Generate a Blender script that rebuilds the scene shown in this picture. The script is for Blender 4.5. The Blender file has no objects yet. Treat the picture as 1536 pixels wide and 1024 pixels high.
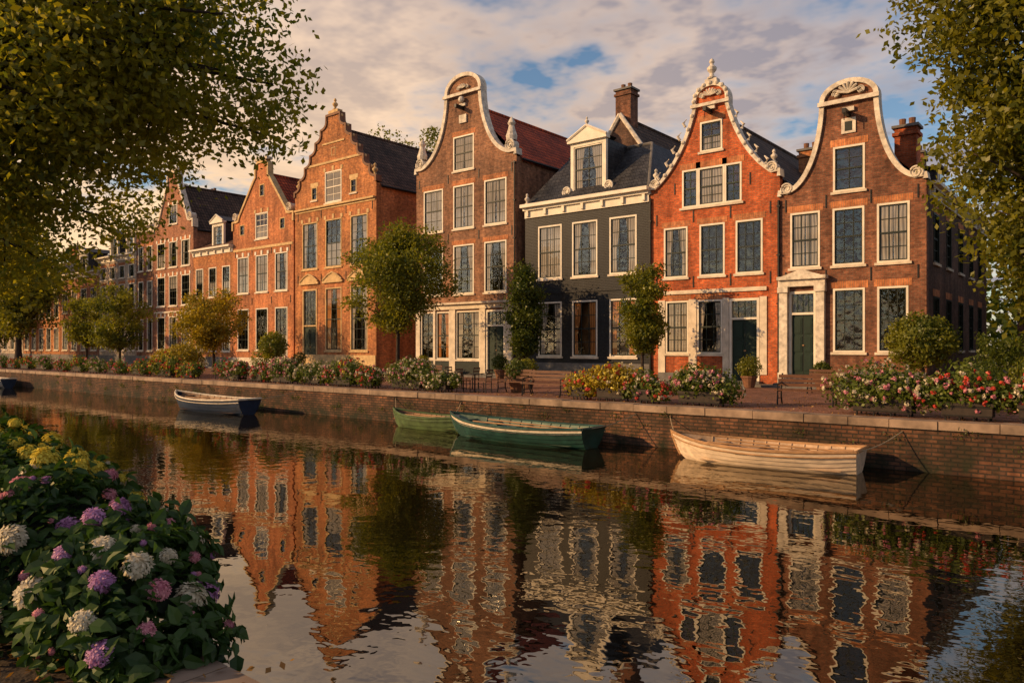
import bpy, math, random
import numpy as np
from mathutils import Vector
random.seed(7)
rng = np.random.default_rng(7)
scene = bpy.context.scene
scene.view_settings.view_transform = 'Standard'
scene.view_settings.look = 'None'
scene.view_settings.exposure = 0

# ------------------------------------------------------------ node helpers
def nd(nt, t, **kw):
    n = nt.nodes.new(t)
    for k, v in kw.items():
        setattr(n, k, v)
    return n
def lk(nt, a, b): nt.links.new(a, b)
def setin(nt, sock, v):
    if isinstance(v, bpy.types.NodeSocket): nt.links.new(v, sock)
    else: sock.default_value = v
def mth(nt, op, a, b=0.0, clamp=False):
    n = nt.nodes.new('ShaderNodeMath'); n.operation = op; n.use_clamp = clamp
    setin(nt, n.inputs[0], a); setin(nt, n.inputs[1], b)
    return n.outputs[0]
def c4(c): return (c[0], c[1], c[2], 1.0)
def mixc(nt, f, a, b, bt='MIX'):
    n = nt.nodes.new('ShaderNodeMixRGB'); n.blend_type = bt
    setin(nt, n.inputs[0], f)
    setin(nt, n.inputs[1], a if isinstance(a, bpy.types.NodeSocket) else c4(a))
    setin(nt, n.inputs[2], b if isinstance(b, bpy.types.NodeSocket) else c4(b))
    return n.outputs[0]
def ramp(nt, f, p0, p1, c0=(0, 0, 0), c1=(1, 1, 1)):
    n = nt.nodes.new('ShaderNodeValToRGB')
    n.color_ramp.elements[0].position = p0; n.color_ramp.elements[0].color = c4(c0)
    n.color_ramp.elements[1].position = p1; n.color_ramp.elements[1].color = c4(c1)
    lk(nt, f, n.inputs[0]); return n.outputs[0]
def pos(nt): return nd(nt, 'ShaderNodeNewGeometry').outputs['Position']
def noise(nt, vec, scale, detail=4, rough=.55):
    n = nd(nt, 'ShaderNodeTexNoise'); n.inputs['Scale'].default_value = scale
    n.inputs['Detail'].default_value = detail; n.inputs['Roughness'].default_value = rough
    lk(nt, vec, n.inputs['Vector']); return n.outputs['Fac']
def vscale(nt, vec, s):
    n = nd(nt, 'ShaderNodeMapping'); n.inputs['Scale'].default_value = s
    lk(nt, vec, n.inputs['Vector']); return n.outputs[0]
def base(name):
    m = bpy.data.materials.new(name); m.use_nodes = True
    nt = m.node_tree; b = nt.nodes['Principled BSDF']
    return m, nt, b
def bump(nt, b, h, dist, strength=1.0):
    n = nd(nt, 'ShaderNodeBump'); n.inputs['Distance'].default_value = dist
    n.inputs['Strength'].default_value = strength
    lk(nt, h, n.inputs['Height']); lk(nt, n.outputs[0], b.inputs['Normal'])
def mat_noise(name, col, rough=.7, var=.3, scale=3, bmp=0.0, metal=0.0, stretch=None, spec=.3):
    m, nt, b = base(name)
    p = pos(nt)
    if stretch: p = vscale(nt, p, stretch)
    f = noise(nt, p, scale, 3, .6)
    lo = [c * (1 - var) for c in col]; hi = [c * (1 + var) for c in col]
    lk(nt, ramp(nt, f, .3, .7, lo, hi), b.inputs['Base Color'])
    b.inputs['Roughness'].default_value = rough
    b.inputs['Metallic'].default_value = metal
    b.inputs['Specular IOR Level'].default_value = spec
    if bmp: bump(nt, b, f, bmp)
    return m
def mat_brick(name, c1, c2, mort, axis='XZ', bw=.25, rh=.085, ms=.009, stain=.45, moss=None, rough=.85, bmp=.01, off=.5):
    m, nt, b = base(name)
    p = pos(nt)
    s = nd(nt, 'ShaderNodeSeparateXYZ'); lk(nt, p, s.inputs[0])
    cmb = nd(nt, 'ShaderNodeCombineXYZ')
    if axis == 'XZ':
        lk(nt, mth(nt, 'ADD', s.outputs[0], s.outputs[1]), cmb.inputs[0]); lk(nt, s.outputs[2], cmb.inputs[1])
    elif axis == 'YZ':
        lk(nt, s.outputs[1], cmb.inputs[0]); lk(nt, s.outputs[2], cmb.inputs[1])
    else:
        lk(nt, s.outputs[0], cmb.inputs[0]); lk(nt, s.outputs[1], cmb.inputs[1])
    t = nd(nt, 'ShaderNodeTexBrick'); t.offset = off
    t.inputs['Color1'].default_value = c4(c1); t.inputs['Color2'].default_value = c4(c2)
    t.inputs['Mortar'].default_value = c4(mort); t.inputs['Scale'].default_value = 1
    t.inputs['Mortar Size'].default_value = ms; t.inputs['Mortar Smooth'].default_value = .3
    t.inputs['Brick Width'].default_value = bw; t.inputs['Row Height'].default_value = rh
    lk(nt, cmb.outputs[0], t.inputs['Vector'])
    f1 = noise(nt, p, .45, 4, .65)
    f2 = noise(nt, vscale(nt, p, (2.2, 2.2, .25)), 1.0, 2, .6)
    f3 = noise(nt, p, 5.0, 2, .75)
    col = t.outputs['Color']
    col = mixc(nt, 1.0, col, ramp(nt, f1, .3, .72, (1 - stain,) * 3, (1.4, 1.27, 1.12)), 'MULTIPLY')
    col = mixc(nt, 1.0, col, ramp(nt, f2, .3, .65, (.68, .65, .64), (1.14, 1.14, 1.14)), 'MULTIPLY')
    col = mixc(nt, 1.0, col, ramp(nt, f3, .25, .75, (.58, .56, .54), (1.45, 1.45, 1.45)), 'MULTIPLY')
    if moss:
        zf = mth(nt, 'MULTIPLY_ADD', s.outputs[2], -.9, clamp=True)
        zf.node.inputs[2].default_value = .05
        mf = mth(nt, 'MULTIPLY', zf, ramp(nt, noise(nt, p, 1.6, 4, .7), .38, .6))
        col = mixc(nt, mf, col, moss)
    lk(nt, col, b.inputs['Base Color'])
    b.inputs['Roughness'].default_value = rough
    b.inputs['Specular IOR Level'].default_value = .25
    if bmp:
        bump(nt, b, mth(nt, 'SUBTRACT', 1.0, t.outputs['Fac']), bmp)
    return m
def mat_leaf(name, c1, c2, trans=.45, tcol=None, tscale=.6):
    m = bpy.data.materials.new(name); m.use_nodes = True
    nt = m.node_tree; nt.nodes.clear()
    g = nd(nt, 'ShaderNodeNewGeometry')
    f = mth(nt, 'ADD', mth(nt, 'MULTIPLY', g.outputs['Random Per Island'], .5), mth(nt, 'MULTIPLY', noise(nt, g.outputs['Position'], tscale, 1), .9))
    col = ramp(nt, f, .3, .95, c1, c2)
    d = nd(nt, 'ShaderNodeBsdfDiffuse'); lk(nt, col, d.inputs[0])
    t = nd(nt, 'ShaderNodeBsdfTranslucent')
    lk(nt, mixc(nt, 1.0, col, tcol or (1.9, 1.75, .7), 'MULTIPLY'), t.inputs[0])
    gl = nd(nt, 'ShaderNodeBsdfGlossy'); gl.inputs['Roughness'].default_value = .45
    gl.inputs[0].default_value = (.6, .6, .5, 1)
    a = nd(nt, 'ShaderNodeMixShader'); a.inputs[0].default_value = trans
    lk(nt, d.outputs[0], a.inputs[1]); lk(nt, t.outputs[0], a.inputs[2])
    b = nd(nt, 'ShaderNodeMixShader'); b.inputs[0].default_value = .04
    lk(nt, a.outputs[0], b.inputs[1]); lk(nt, gl.outputs[0], b.inputs[2])
    o = nd(nt, 'ShaderNodeOutputMaterial'); lk(nt, b.outputs[0], o.inputs[0])
    return m

# ------------------------------------------------------------ materials
B8 = mat_brick('brick_brown', (.29, .12, .07), (.15, .064, .042), (.20, .15, .11))
B7 = mat_brick('brick_red', (.62, .14, .045), (.38, .085, .032), (.32, .20, .12))
B6 = mat_brick('brick_painted_black', (.014, .017, .023), (.010, .012, .017), (.008, .009, .012), stain=.3, rough=.5)
B5 = mat_brick('brick_umber', (.34, .17, .10), (.20, .10, .064), (.25, .19, .14))
B4 = mat_brick('brick_amber', (.58, .23, .08), (.36, .135, .055), (.36, .25, .15))
B3 = mat_brick('brick_orange', (.62, .23, .09), (.44, .15, .065), (.38, .25, .16))
B2 = mat_brick('brick_rose', (.46, .20, .115), (.30, .13, .08), (.28, .20, .15))
B1 = mat_brick('brick_pale', (.54, .46, .37), (.46, .39, .32), (.36, .32, .27))
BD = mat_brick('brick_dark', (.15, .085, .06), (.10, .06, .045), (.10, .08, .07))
BL = mat_brick('brick_lintel', (.56, .23, .095), (.42, .16, .07), (.34, .22, .15), bw=.09, rh=.6, off=0)
QW = mat_brick('quay_brick', (.22, .105, .06), (.10, .055, .037), (.06, .048, .037), bw=.27, rh=.10, ms=.016, stain=.8, moss=(.020, .022, .010), bmp=.05)
PV = mat_brick('street_brick', (.30, .15, .10), (.19, .095, .068), (.08, .06, .05), axis='XY', bw=.24, rh=.12, ms=.008, stain=.4)
SL = mat_noise('cream_stone', (.62, .53, .41), .7, .25, 2.5, .01)
WH = mat_noise('cream_paint', (.70, .63, .51), .5, .14, 2.0)
WC = mat_noise('white_carved_stone', (.62, .55, .45), .75, .35, 4.0, .02)
YS = mat_noise('yellow_stone', (.56, .38, .18), .8, .28, 3.0, .01)
GS = mat_noise('grey_bluestone', (.14, .13, .12), .7, .35, 2.0, .01)
CP = mat_noise('quay_coping_stone', (.25, .175, .12), .8, .5, 1.6, .02)
DG = mat_noise('dark_green_paint', (.006, .022, .014), .5, .15, 4, spec=.25)
BK = mat_noise('black_iron', (.018, .017, .016), .5, .2, 5, metal=.3)
DS = mat_noise('dark_sash_paint', (.020, .028, .024), .5, .15, 4, spec=.2)
RT = mat_brick('red_pantile_roof', (.55, .10, .035), (.36, .065, .028), (.06, .015, .01), axis='YZ', bw=.28, rh=.30, ms=.03, bmp=.06, off=0, stain=.5)
GT = mat_brick('grey_pantile_roof', (.13, .085, .062), (.075, .052, .042), (.02, .016, .014), axis='YZ', bw=.28, rh=.30, ms=.03, bmp=.06, off=0, stain=.5)
BT = mat_brick('brown_pantile_roof', (.17, .085, .055), (.10, .055, .04), (.03, .018, .014), axis='YZ', bw=.28, rh=.30, ms=.03, bmp=.06, off=0, stain=.5)
ST = mat_brick('slate_roof', (.050, .053, .060), (.033, .036, .043), (.012, .013, .016), axis='XZ', bw=.3, rh=.22, ms=.012, bmp=.02, stain=.4, rough=.5)
def mat_curtain(name, lo, hi):
    # cloth seen right behind the pane: flat, with pleat shading painted into its colour, a clear coat for the glass over it
    m, nt, b = base(name)
    p = pos(nt); s = nd(nt, 'ShaderNodeSeparateXYZ'); lk(nt, p, s.inputs[0])
    a = mth(nt, 'ADD', s.outputs[0], s.outputs[1])
    wob = mth(nt, 'MULTIPLY', noise(nt, vscale(nt, p, (1.5, 1.5, .5)), 1.0, 2), 9.0)
    w = mth(nt, 'SINE', mth(nt, 'ADD', mth(nt, 'MULTIPLY', a, 46.0), wob))
    h = mth(nt, 'ADD', mth(nt, 'MULTIPLY', w, .5), .5)
    big = noise(nt, p, .9, 2)
    f = mth(nt, 'ADD', mth(nt, 'MULTIPLY', h, .45), mth(nt, 'MULTIPLY', big, .6))
    lk(nt, ramp(nt, f, .15, .85, lo, hi), b.inputs['Base Color'])
    b.inputs['Roughness'].default_value = .9; b.inputs['Specular IOR Level'].default_value = .1
    b.inputs['Coat Weight'].default_value = 1.0; b.inputs['Coat Roughness'].default_value = .02
    bump(nt, b, h, .012)
    return m
CUR = mat_curtain('lace_curtain', (.08, .07, .055), (.36, .32, .26))
CUT = mat_curtain('drapes_painted_glow', (.14, .05, .015), (.40, .17, .05))  # tan drapes; warm interior glow is put into their colour
ROOM = mat_noise('room_dark_panel', (.05, .038, .027), .9, .5, 1.3)  # dark sheet behind each window; unlit room's darkness put into its colour
ROOMW = mat_noise('room_painted_glow', (.34, .17, .07), .9, .6, 1.3)  # same panel, with warm interior glow painted into its colour
BARK = mat_noise('bark', (.040, .028, .020), .9, .45, 6, .03)
SOIL = mat_noise('soil', (.05, .035, .022), .95, .5, 9, .03)
GRD = mat_noise('ground_earth', (.10, .085, .055), .95, .4, .4, .02)
TERR = mat_noise('terracotta', (.18, .085, .045), .7, .3, 5)
WOODP = mat_noise('planter_wood', (.035, .025, .018), .7, .35, 6)
WOODB = mat_noise('bench_wood', (.12, .05, .024), .5, .35, 8, stretch=(.3, 3, 3))
ROPE = mat_noise('rope', (.30, .23, .14), .9, .3, 20)
TEAK = mat_noise('boat_wood', (.36, .20, .09), .55, .35, 5, stretch=(.5, 5, 5))
LF_STREET = mat_leaf('leaves_yellowgreen', (.045, .075, .010), (.21, .21, .020), .42)
LF_DEEP = mat_leaf('leaves_deepgreen', (.020, .044, .008), (.10, .125, .016), .38)
LF_RIGHT = mat_leaf('leaves_olive', (.038, .062, .008), (.21, .20, .018), .45)
LF_NEAR = mat_leaf('leaves_near_tree', (.060, .090, .010), (.29, .26, .020), .5)
LF_GARDEN = mat_leaf('leaves_garden', (.012, .038, .009), (.055, .105, .020), .25, (1.3, 1.4, .6), 2.5)
LF_POT = mat_leaf('leaves_planter', (.028, .058, .010), (.14, .17, .022), .3, (1.3, 1.4, .6), 2.0)
LF_GOLD = mat_leaf('leaves_gold', (.10, .10, .010), (.34, .26, .020), .4)
def mat_petal(name, c1, c2): return mat_leaf(name, c1, c2, .2, (1.1, 1.0, .9), 6.0)
PW = mat_petal('petal_cream', (.40, .34, .22), (.70, .61, .43))
PP = mat_petal('petal_pink', (.44, .11, .17), (.70, .30, .33))
PU = mat_petal('petal_mauve', (.28, .09, .26), (.54, .27, .46))
PY = mat_petal('petal_yellow', (.50, .38, .03), (.76, .62, .08))
PR = mat_petal('petal_red', (.42, .025, .02), (.62, .08, .05))

def mat_glass():
    m = bpy.data.materials.new('window_glass'); m.use_nodes = True
    nt = m.node_tree; nt.nodes.clear()
    tr = nd(nt, 'ShaderNodeBsdfTransparent'); tr.inputs[0].default_value = (.88, .9, .9, 1)
    gl = nd(nt, 'ShaderNodeBsdfGlossy'); gl.inputs['Roughness'].default_value = .02
    gl.inputs[0].default_value = (.95, .92, .88, 1)
    bp = nd(nt, 'ShaderNodeBump'); bp.inputs['Distance'].default_value = .02
    lk(nt, noise(nt, pos(nt), 1.7, 2), bp.inputs['Height']); lk(nt, bp.outputs[0], gl.inputs['Normal'])
    fr = nd(nt, 'ShaderNodeFresnel'); fr.inputs[0].default_value = 1.5
    f = mth(nt, 'ADD', mth(nt, 'MULTIPLY', fr.outputs[0], 1.2), .04, True)
    mx = nd(nt, 'ShaderNodeMixShader'); lk(nt, f, mx.inputs[0])
    lk(nt, tr.outputs[0], mx.inputs[1]); lk(nt, gl.outputs[0], mx.inputs[2])
    o = nd(nt, 'ShaderNodeOutputMaterial'); lk(nt, mx.outputs[0], o.inputs[0]); return m
GLS = mat_glass()
def mat_water():
    m = bpy.data.materials.new('canal_water'); m.use_nodes = True
    nt = m.node_tree; nt.nodes.clear()
    p = pos(nt)
    n1 = noise(nt, p, .7, 2, .45); n2 = noise(nt, vscale(nt, p, (1, 1.25, 1)), 2.6, 2, .5); n3 = noise(nt, p, 8.0, 1, .5)
    patch = ramp(nt, noise(nt, p, .14, 2), .38, .66, (.25,) * 3, (1.05,) * 3)
    h = mth(nt, 'ADD', mth(nt, 'MULTIPLY', n1, .45), mth(nt, 'MULTIPLY', mth(nt, 'ADD', mth(nt, 'MULTIPLY', n2, .40), mth(nt, 'MULTIPLY', n3, .05)), patch))
    bp = nd(nt, 'ShaderNodeBump'); bp.inputs['Distance'].default_value = .018
    lk(nt, h, bp.inputs['Height'])
    gl = nd(nt, 'ShaderNodeBsdfGlossy'); gl.inputs['Roughness'].default_value = .006
    gl.inputs[0].default_value = (1.0, .93, .82, 1)
    df = nd(nt, 'ShaderNodeBsdfDiffuse'); df.inputs[0].default_value = (.006, .0045, .002, 1)
    lk(nt, bp.outputs[0], gl.inputs['Normal'])
    fr = nd(nt, 'ShaderNodeFresnel'); fr.inputs[0].default_value = 2.6
    lk(nt, bp.outputs[0], fr.inputs['Normal'])
    mx = nd(nt, 'ShaderNodeMixShader'); lk(nt, fr.outputs[0], mx.inputs[0])
    lk(nt, df.outputs[0], mx.inputs[1]); lk(nt, gl.outputs[0], mx.inputs[2])
    o = nd(nt, 'ShaderNodeOutputMaterial'); lk(nt, mx.outputs[0], o.inputs[0]); return m
WATER = mat_water()

# ------------------------------------------------------------ mesh helpers
def empty(name, loc=(0, 0, 0)):
    o = bpy.data.objects.new(name, None); scene.collection.objects.link(o)
    o.empty_display_size = .3
    return o
class MB:
    def __init__(s): s.v = []; s.f = []; s.m = []; s.mats = []
    def mi(s, mat):
        if mat not in s.mats: s.mats.append(mat)
        return s.mats.index(mat)
    def face(s, pts, mat):
        n = len(s.v); s.v.extend([tuple(p) for p in pts]); s.f.append(tuple(range(n, n + len(pts)))); s.m.append(s.mi(mat))
    def box(s, x0, x1, y0, y1, z0, z1, mat, M=None):
        c = [(x0, y0, z0), (x1, y0, z0), (x1, y1, z0), (x0, y1, z0), (x0, y0, z1), (x1, y0, z1), (x1, y1, z1), (x0, y1, z1)]
        if M: c = [M(*p) for p in c]
        n = len(s.v); s.v.extend(c); k = s.mi(mat)
        for q in ((0, 3, 2, 1), (4, 5, 6, 7), (0, 1, 5, 4), (1, 2, 6, 5), (2, 3, 7, 6), (3, 0, 4, 7)):
            s.f.append(tuple(n + i for i in q)); s.m.append(k)
    def tube(s, pts, rad, mat, n=8, cap=True):
        pts = [Vector(p) for p in pts]; k = s.mi(mat); b0 = len(s.v)
        if not hasattr(rad, '__len__'): rad = [rad] * len(pts)
        for i, p in enumerate(pts):
            t = (pts[min(i + 1, len(pts) - 1)] - pts[max(i - 1, 0)]).normalized()
            ref = Vector((0, 0, 1)) if abs(t.z) < .9 else Vector((1, 0, 0))
            a = t.cross(ref).normalized(); b = t.cross(a).normalized()
            for j in range(n):
                an = 2 * math.pi * j / n
                s.v.append(tuple(p + (a * math.cos(an) + b * math.sin(an)) * rad[i]))
        for i in range(len(pts) - 1):
            for j in range(n):
                s.f.append((b0 + i * n + j, b0 + i * n + (j + 1) % n, b0 + (i + 1) * n + (j + 1) % n, b0 + (i + 1) * n + j)); s.m.append(k)
        if cap:
            s.f.append(tuple(b0 + j for j in range(n))); s.m.append(k)
            s.f.append(tuple(b0 + (len(pts) - 1) * n + j for j in range(n))); s.m.append(k)
    def lathe(s, prof, c, mat, n=14):
        k = s.mi(mat); b0 = len(s.v)
        for r, z in prof:
            for j in range(n):
                an = 2 * math.pi * j / n
                s.v.append((c[0] + r * math.cos(an), c[1] + r * math.sin(an), c[2] + z))
        for i in range(len(prof) - 1):
            for j in range(n):
                s.f.append((b0 + i * n + j, b0 + i * n + (j + 1) % n, b0 + (i + 1) * n + (j + 1) % n, b0 + (i + 1) * n + j)); s.m.append(k)
    def obj(s, name, parent=None, smooth=False):
        if not s.f: return None
        me = bpy.data.meshes.new(name); me.from_pydata(s.v, [], s.f)
        for m in s.mats: me.materials.append(m)
        me.polygons.foreach_set('material_index', s.m)
        if smooth: me.polygons.foreach_set('use_smooth', [True] * len(s.f))
        me.update()
        o = bpy.data.objects.new(name, me); scene.collection.objects.link(o)
        if parent: o.parent = parent
        return o

def quads_obj(name, V, mats, midx, parent=None, k=4):
    n = V.shape[0]
    me = bpy.data.meshes.new(name)
    me.vertices.add(n * k); me.vertices.foreach_set('co', V.reshape(-1).astype(np.float32))
    me.loops.add(n * k); me.loops.foreach_set('vertex_index', np.arange(n * k, dtype=np.int32))
    me.polygons.add(n); me.polygons.foreach_set('loop_start', np.arange(0, n * k, k, dtype=np.int32))
    me.polygons.foreach_set('loop_total', np.full(n, k, dtype=np.int32))
    for m in mats: me.materials.append(m)
    me.polygons.foreach_set('material_index', midx.astype(np.int32))
    me.update(calc_edges=True); me.validate()
    o = bpy.data.objects.new(name, me); scene.collection.objects.link(o)
    if parent: o.parent = parent
    return o
def unit(a): return a / np.maximum(np.linalg.norm(a, axis=1, keepdims=True), 1e-9)
def leafquads(C, size, w=.30, flat=0.0, normal=None):
    n = len(C)
    a = unit(rng.normal(size=(n, 3)) * np.array([1, 1, 1 - flat * .6]))
    if normal is not None:
        nn = unit(normal + rng.normal(size=(n, 3)) * .45)
        a = unit(a - (a * nn).sum(1, keepdims=True) * nn)
        b = np.cross(nn, a)
    else:
        b = unit(np.cross(a, rng.normal(size=(n, 3))))
    s = (size * rng.uniform(.65, 1.35, n))[:, None]
    return np.stack([C - a * s * .5, C + b * s * w - a * s * .05, C + a * s * .5, C - b * s * w - a * s * .05], 1)

# ------------------------------------------------------------ trees
def bez(a, b, c, n):
    return [a * (1 - t) ** 2 + b * 2 * t * (1 - t) + c * t * t for t in [i / (n - 1) for i in range(n)]]
def make_tree(name, loc, cz, rx, rz, tr, nleaf, ls, mat, seed, nl=16, targets=None, clr=.30, trunk_top=None, lean=(0, 0), sub=4, shell=.65):
    r = random.Random(seed); root = empty(name)
    bx, by, bz = loc; mb = MB(); cen = []
    top = Vector((bx + lean[0], by + lean[1], trunk_top or (cz + rz * .35)))
    tp = []
    for i in range(9):
        t = i / 8
        tp.append(Vector((bx, by, bz)).lerp(top, t) + Vector((math.sin(t * 5 + seed) * tr * .6, math.cos(t * 4 + seed) * tr * .6, 0)) * (t * (1.2 - t)))
    mb.tube(tp, [tr * (1.35 if i == 0 else 1.0) * (1 - .72 * (i / 8)) for i in range(9)], BARK, 10)
    ends = []
    for i in range(nl):
        while True:
            p = Vector((r.uniform(-1, 1), r.uniform(-1, 1), r.uniform(-1, 1)))
            if .4 < p.length < 1: break
        f = r.uniform(.72, .95) / p.length if r.random() < shell else 1
        p = p * f
        ends.append((Vector((bx + lean[0] + p.x * rx, by + lean[1] + p.y * rx, cz + p.z * rz)), 1.0))
    for tgt in (targets or []): ends.append((Vector(tgt), 1.0))
    zb = max(cz - rz * .9, bz + .3)
    for e, wgt in ends:
        hd = math.hypot(e.x - top.x, e.y - top.y)
        sz = min(max(zb, e.z - .75 * hd - .2 * rz), top.z - .02)
        t = (sz - bz) / max(top.z - bz, .01); t = min(max(t, 0), 1)
        s = tp[int(t * 8)].copy()
        mid = s.lerp(e, .5) + Vector((r.uniform(-.1, .1) * rx, r.uniform(-.1, .1) * rx, .12 * (e - s).length))
        br = bez(s, mid, e, 8); r0 = tr * .42 * (1 - .45 * t)
        mb.tube(br, [r0 * (1 - .85 * k / 7) for k in range(8)], BARK, 6)
        cen.append(e)
        L = (e - s).length
        for k in range(sub):
            q = br[r.randint(3, 6)]
            d = Vector((r.gauss(0, 1), r.gauss(0, 1), r.gauss(.15, .7))).normalized() * r.uniform(.16, .34) * min(L, rx * 1.1)
            ee = q + d; m2 = q.lerp(ee, .5) + Vector((0, 0, .1 * d.length))
            bb = bez(q, m2, ee, 5)
            mb.tube(bb, [r0 * .3 * (1 - .8 * j / 4) for j in range(5)], BARK, 5)
            cen.append(ee)
    mb.obj('trunk_and_limbs', root, True)
    C = np.array([tuple(c) for c in cen]); n = len(C)
    w = rng.uniform(.4, 1.6, n); w /= w.sum()
    idx = rng.choice(n, nleaf, p=w)
    sg = clr * rx * .5 * rng.uniform(.6, 1.3, n)
    G = rng.normal(size=(nleaf, 3)); G = G / (1 + .25 * np.linalg.norm(G, axis=1, keepdims=True))
    P = C[idx] + G * sg[idx][:, None] * np.array([1.25, 1.25, .8])
    quads_obj('foliage', leafquads(P, ls), [mat], np.zeros(nleaf), root)
    return root

# ------------------------------------------------------------ facades
def wall(mb, M, outline, holes, mat, zback=None, thick=.35):
    xs = sorted({round(h[i], 5) for h in holes for i in (0, 1)})
    for (xa, za), (xb, zb) in zip(outline[:-1], outline[1:]):
        if xb - xa > 1e-5:
            cuts = [xa] + [x for x in xs if xa + 1e-5 < x < xb - 1e-5] + [xb]
            for a, b in zip(cuts[:-1], cuts[1:]):
                ta = za + (zb - za) * (a - xa) / (xb - xa); tb = za + (zb - za) * (b - xa) / (xb - xa)
                cur = 0.0; mid = (a + b) / 2
                for h in sorted([h for h in holes if h[0] < mid < h[1]], key=lambda h: h[2]):
                    if h[2] > cur + 1e-5:
                        mb.face([M(a, 0, cur), M(b, 0, cur), M(b, 0, h[2]), M(a, 0, h[2])], mat)
                    cur = h[3]
                mb.face([M(a, 0, cur), M(b, 0, cur), M(b, 0, tb), M(a, 0, ta)], mat)
                if zback is not None and max(ta, tb) > zback:
                    mb.face([M(a, thick, min(zback, ta)), M(b, thick, min(zback, tb)), M(b, thick, tb), M(a, thick, ta)], mat)
        if zback is not None:
            mb.face([M(xa, 0, za), M(xb, 0, zb), M(xb, thick, zb), M(xa, thick, za)], mat)
    for h in holes:
        a0, a1, z0, z1 = h[:4]; D = .16
        mb.face([M(a0, 0, z0), M(a0, D, z0), M(a0, D, z1), M(a0, 0, z1)], mat)
        mb.face([M(a1, 0, z0), M(a1, D, z0), M(a1, D, z1), M(a1, 0, z1)], mat)
        mb.face([M(a0, 0, z1), M(a1, 0, z1), M(a1, D, z1), M(a0, D, z1)], mat)
        mb.face([M(a0, 0, z0), M(a1, 0, z0), M(a1, D, z0), M(a0, D, z0)], mat)

class Parts:
    def __init__(s):
        s.wall = MB(); s.frames = MB(); s.glass = MB(); s.curt = MB(); s.trim = MB(); s.roof = MB(); s.door = MB()
    def finish(s, root):
        for n, m in (('walls', s.wall), ('window_frames', s.frames), ('window_glass', s.glass), ('curtains_and_rooms', s.curt), ('stone_trim', s.trim), ('roof', s.roof), ('door', s.door)):
            m.obj(n, root)

def window(P, M, a0, a1, z0, z1, frame=WH, sash=WH, cur='auto', nx=3, nz=4, sill=SL, lintel=BL, fw=.085, key=None):
    e = .004; a0i, a1i, z0i, z1i = a0 + e, a1 - e, z0 + e, z1 - e
    F = P.frames; d0, d1 = -.02, .12
    F.box(a0i, a0i + fw, d0, d1, z0i, z1i, frame, M); F.box(a1i - fw, a1i, d0, d1, z0i, z1i, frame, M)
    F.box(a0i + fw, a1i - fw, d0, d1, z1i - fw, z1i, frame, M); F.box(a0i + fw, a1i - fw, d0, d1, z0i, z0i + fw * .8, frame, M)
    A0, A1, Z0, Z1 = a0i + fw, a1i - fw, z0i + fw * .8, z1i - fw
    sw = .05
    F.box(A0, A0 + sw, .03, .09, Z0, Z1, sash, M); F.box(A1 - sw, A1, .03, .09, Z0, Z1, sash, M)
    F.box(A0 + sw, A1 - sw, .03, .09, Z1 - sw, Z1, sash, M); F.box(A0 + sw, A1 - sw, .03, .09, Z0, Z0 + sw, sash, M)
    zm = Z0 + (Z1 - Z0) * .5
    if nz > 1: F.box(A0 + sw, A1 - sw, .02, .085, zm - .035, zm + .035, sash, M)
    for i in range(1, nx):
        x = A0 + (A1 - A0) * i / nx
        F.box(x - .017, x + .017, .040, .078, Z0 + sw, Z1 - sw, sash, M)
    for i in range(1, nz):
        if nz % 2 == 0 and i == nz // 2: continue
        z = Z0 + (Z1 - Z0) * i / nz
        F.box(A0 + sw, A1 - sw, .043, .074, z - .017, z + .017, sash, M)
    P.glass.face([M(A0 + .02, .066, Z0 + .02), M(A1 - .02, .066, Z0 + .02), M(A1 - .02, .066, Z1 - .02), M(A0 + .02, .066, Z1 - .02)], GLS)
    if cur == 'auto': cur = random.choice(['sheer', 'drapes', 'half', 'none', 'drapes', 'blind', 'none'])
    W = A1 - A0 - .04; H = Z1 - Z0 - .04; L, R, B, U = A0 + .02, A1 - .02, Z0 + .02, Z1 - .02; dd = .062
    def cl(pts, mat=CUR): P.curt.face([M(a, dd, z) for a, z in pts], mat)
    if cur == 'sheer':
        g = random.uniform(.0, .07)
        cl([(L, B), (L + W * (.5 - g), B), (L + W * .495, U), (L, U)]); cl([(R - W * (.5 - g * .6), B), (R, B), (R, U), (R - W * .49, U)])
    elif cur in ('drapes', 'warm'):
        mt = CUR if cur == 'drapes' else CUT
        for s, X in ((1, L), (-1, R)):
            k = random.uniform(.22, .36); kb = k * random.uniform(.55, .95)
            cl([(X, B), (X + s * W * kb, B), (X + s * W * kb * .92, B + H * .4), (X + s * W * k, B + H * .75), (X + s * W * (k + .05), U), (X, U)], mt)
    elif cur == 'half':
        h = random.uniform(.42, .55); cl([(L, B), (R, B), (R, B + H * h), (L, B + H * h)])
    elif cur == 'blind':
        h = random.uniform(.3, .5); cl([(L, U - H * h), (R, U - H * h), (R, U), (L, U)])
    dr = .5 + random.uniform(0, .3)
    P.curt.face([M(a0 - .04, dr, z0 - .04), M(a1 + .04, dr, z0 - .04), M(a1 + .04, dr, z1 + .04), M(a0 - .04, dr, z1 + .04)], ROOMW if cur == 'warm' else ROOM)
    if sill: P.trim.box(a0 - .08, a1 + .08, -.09, -.001, z0 - .11, z0 - .002, sill, M)
    if lintel: P.trim.box(a0 - .12, a1 + .12, -.012, -.001, z1 + .004, z1 + .30, lintel, M)
    if key:
        P.trim.box((a0 + a1) / 2 - .12, (a0 + a1) / 2 + .12, -.05, -.013, z1 + .01, z1 + .36, key, M)
        for s in (a0 - .14, a1 - .1): P.trim.box(s, s + .24, -.045, -.0135, z1 + .012, z1 + .29, key, M)

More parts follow.
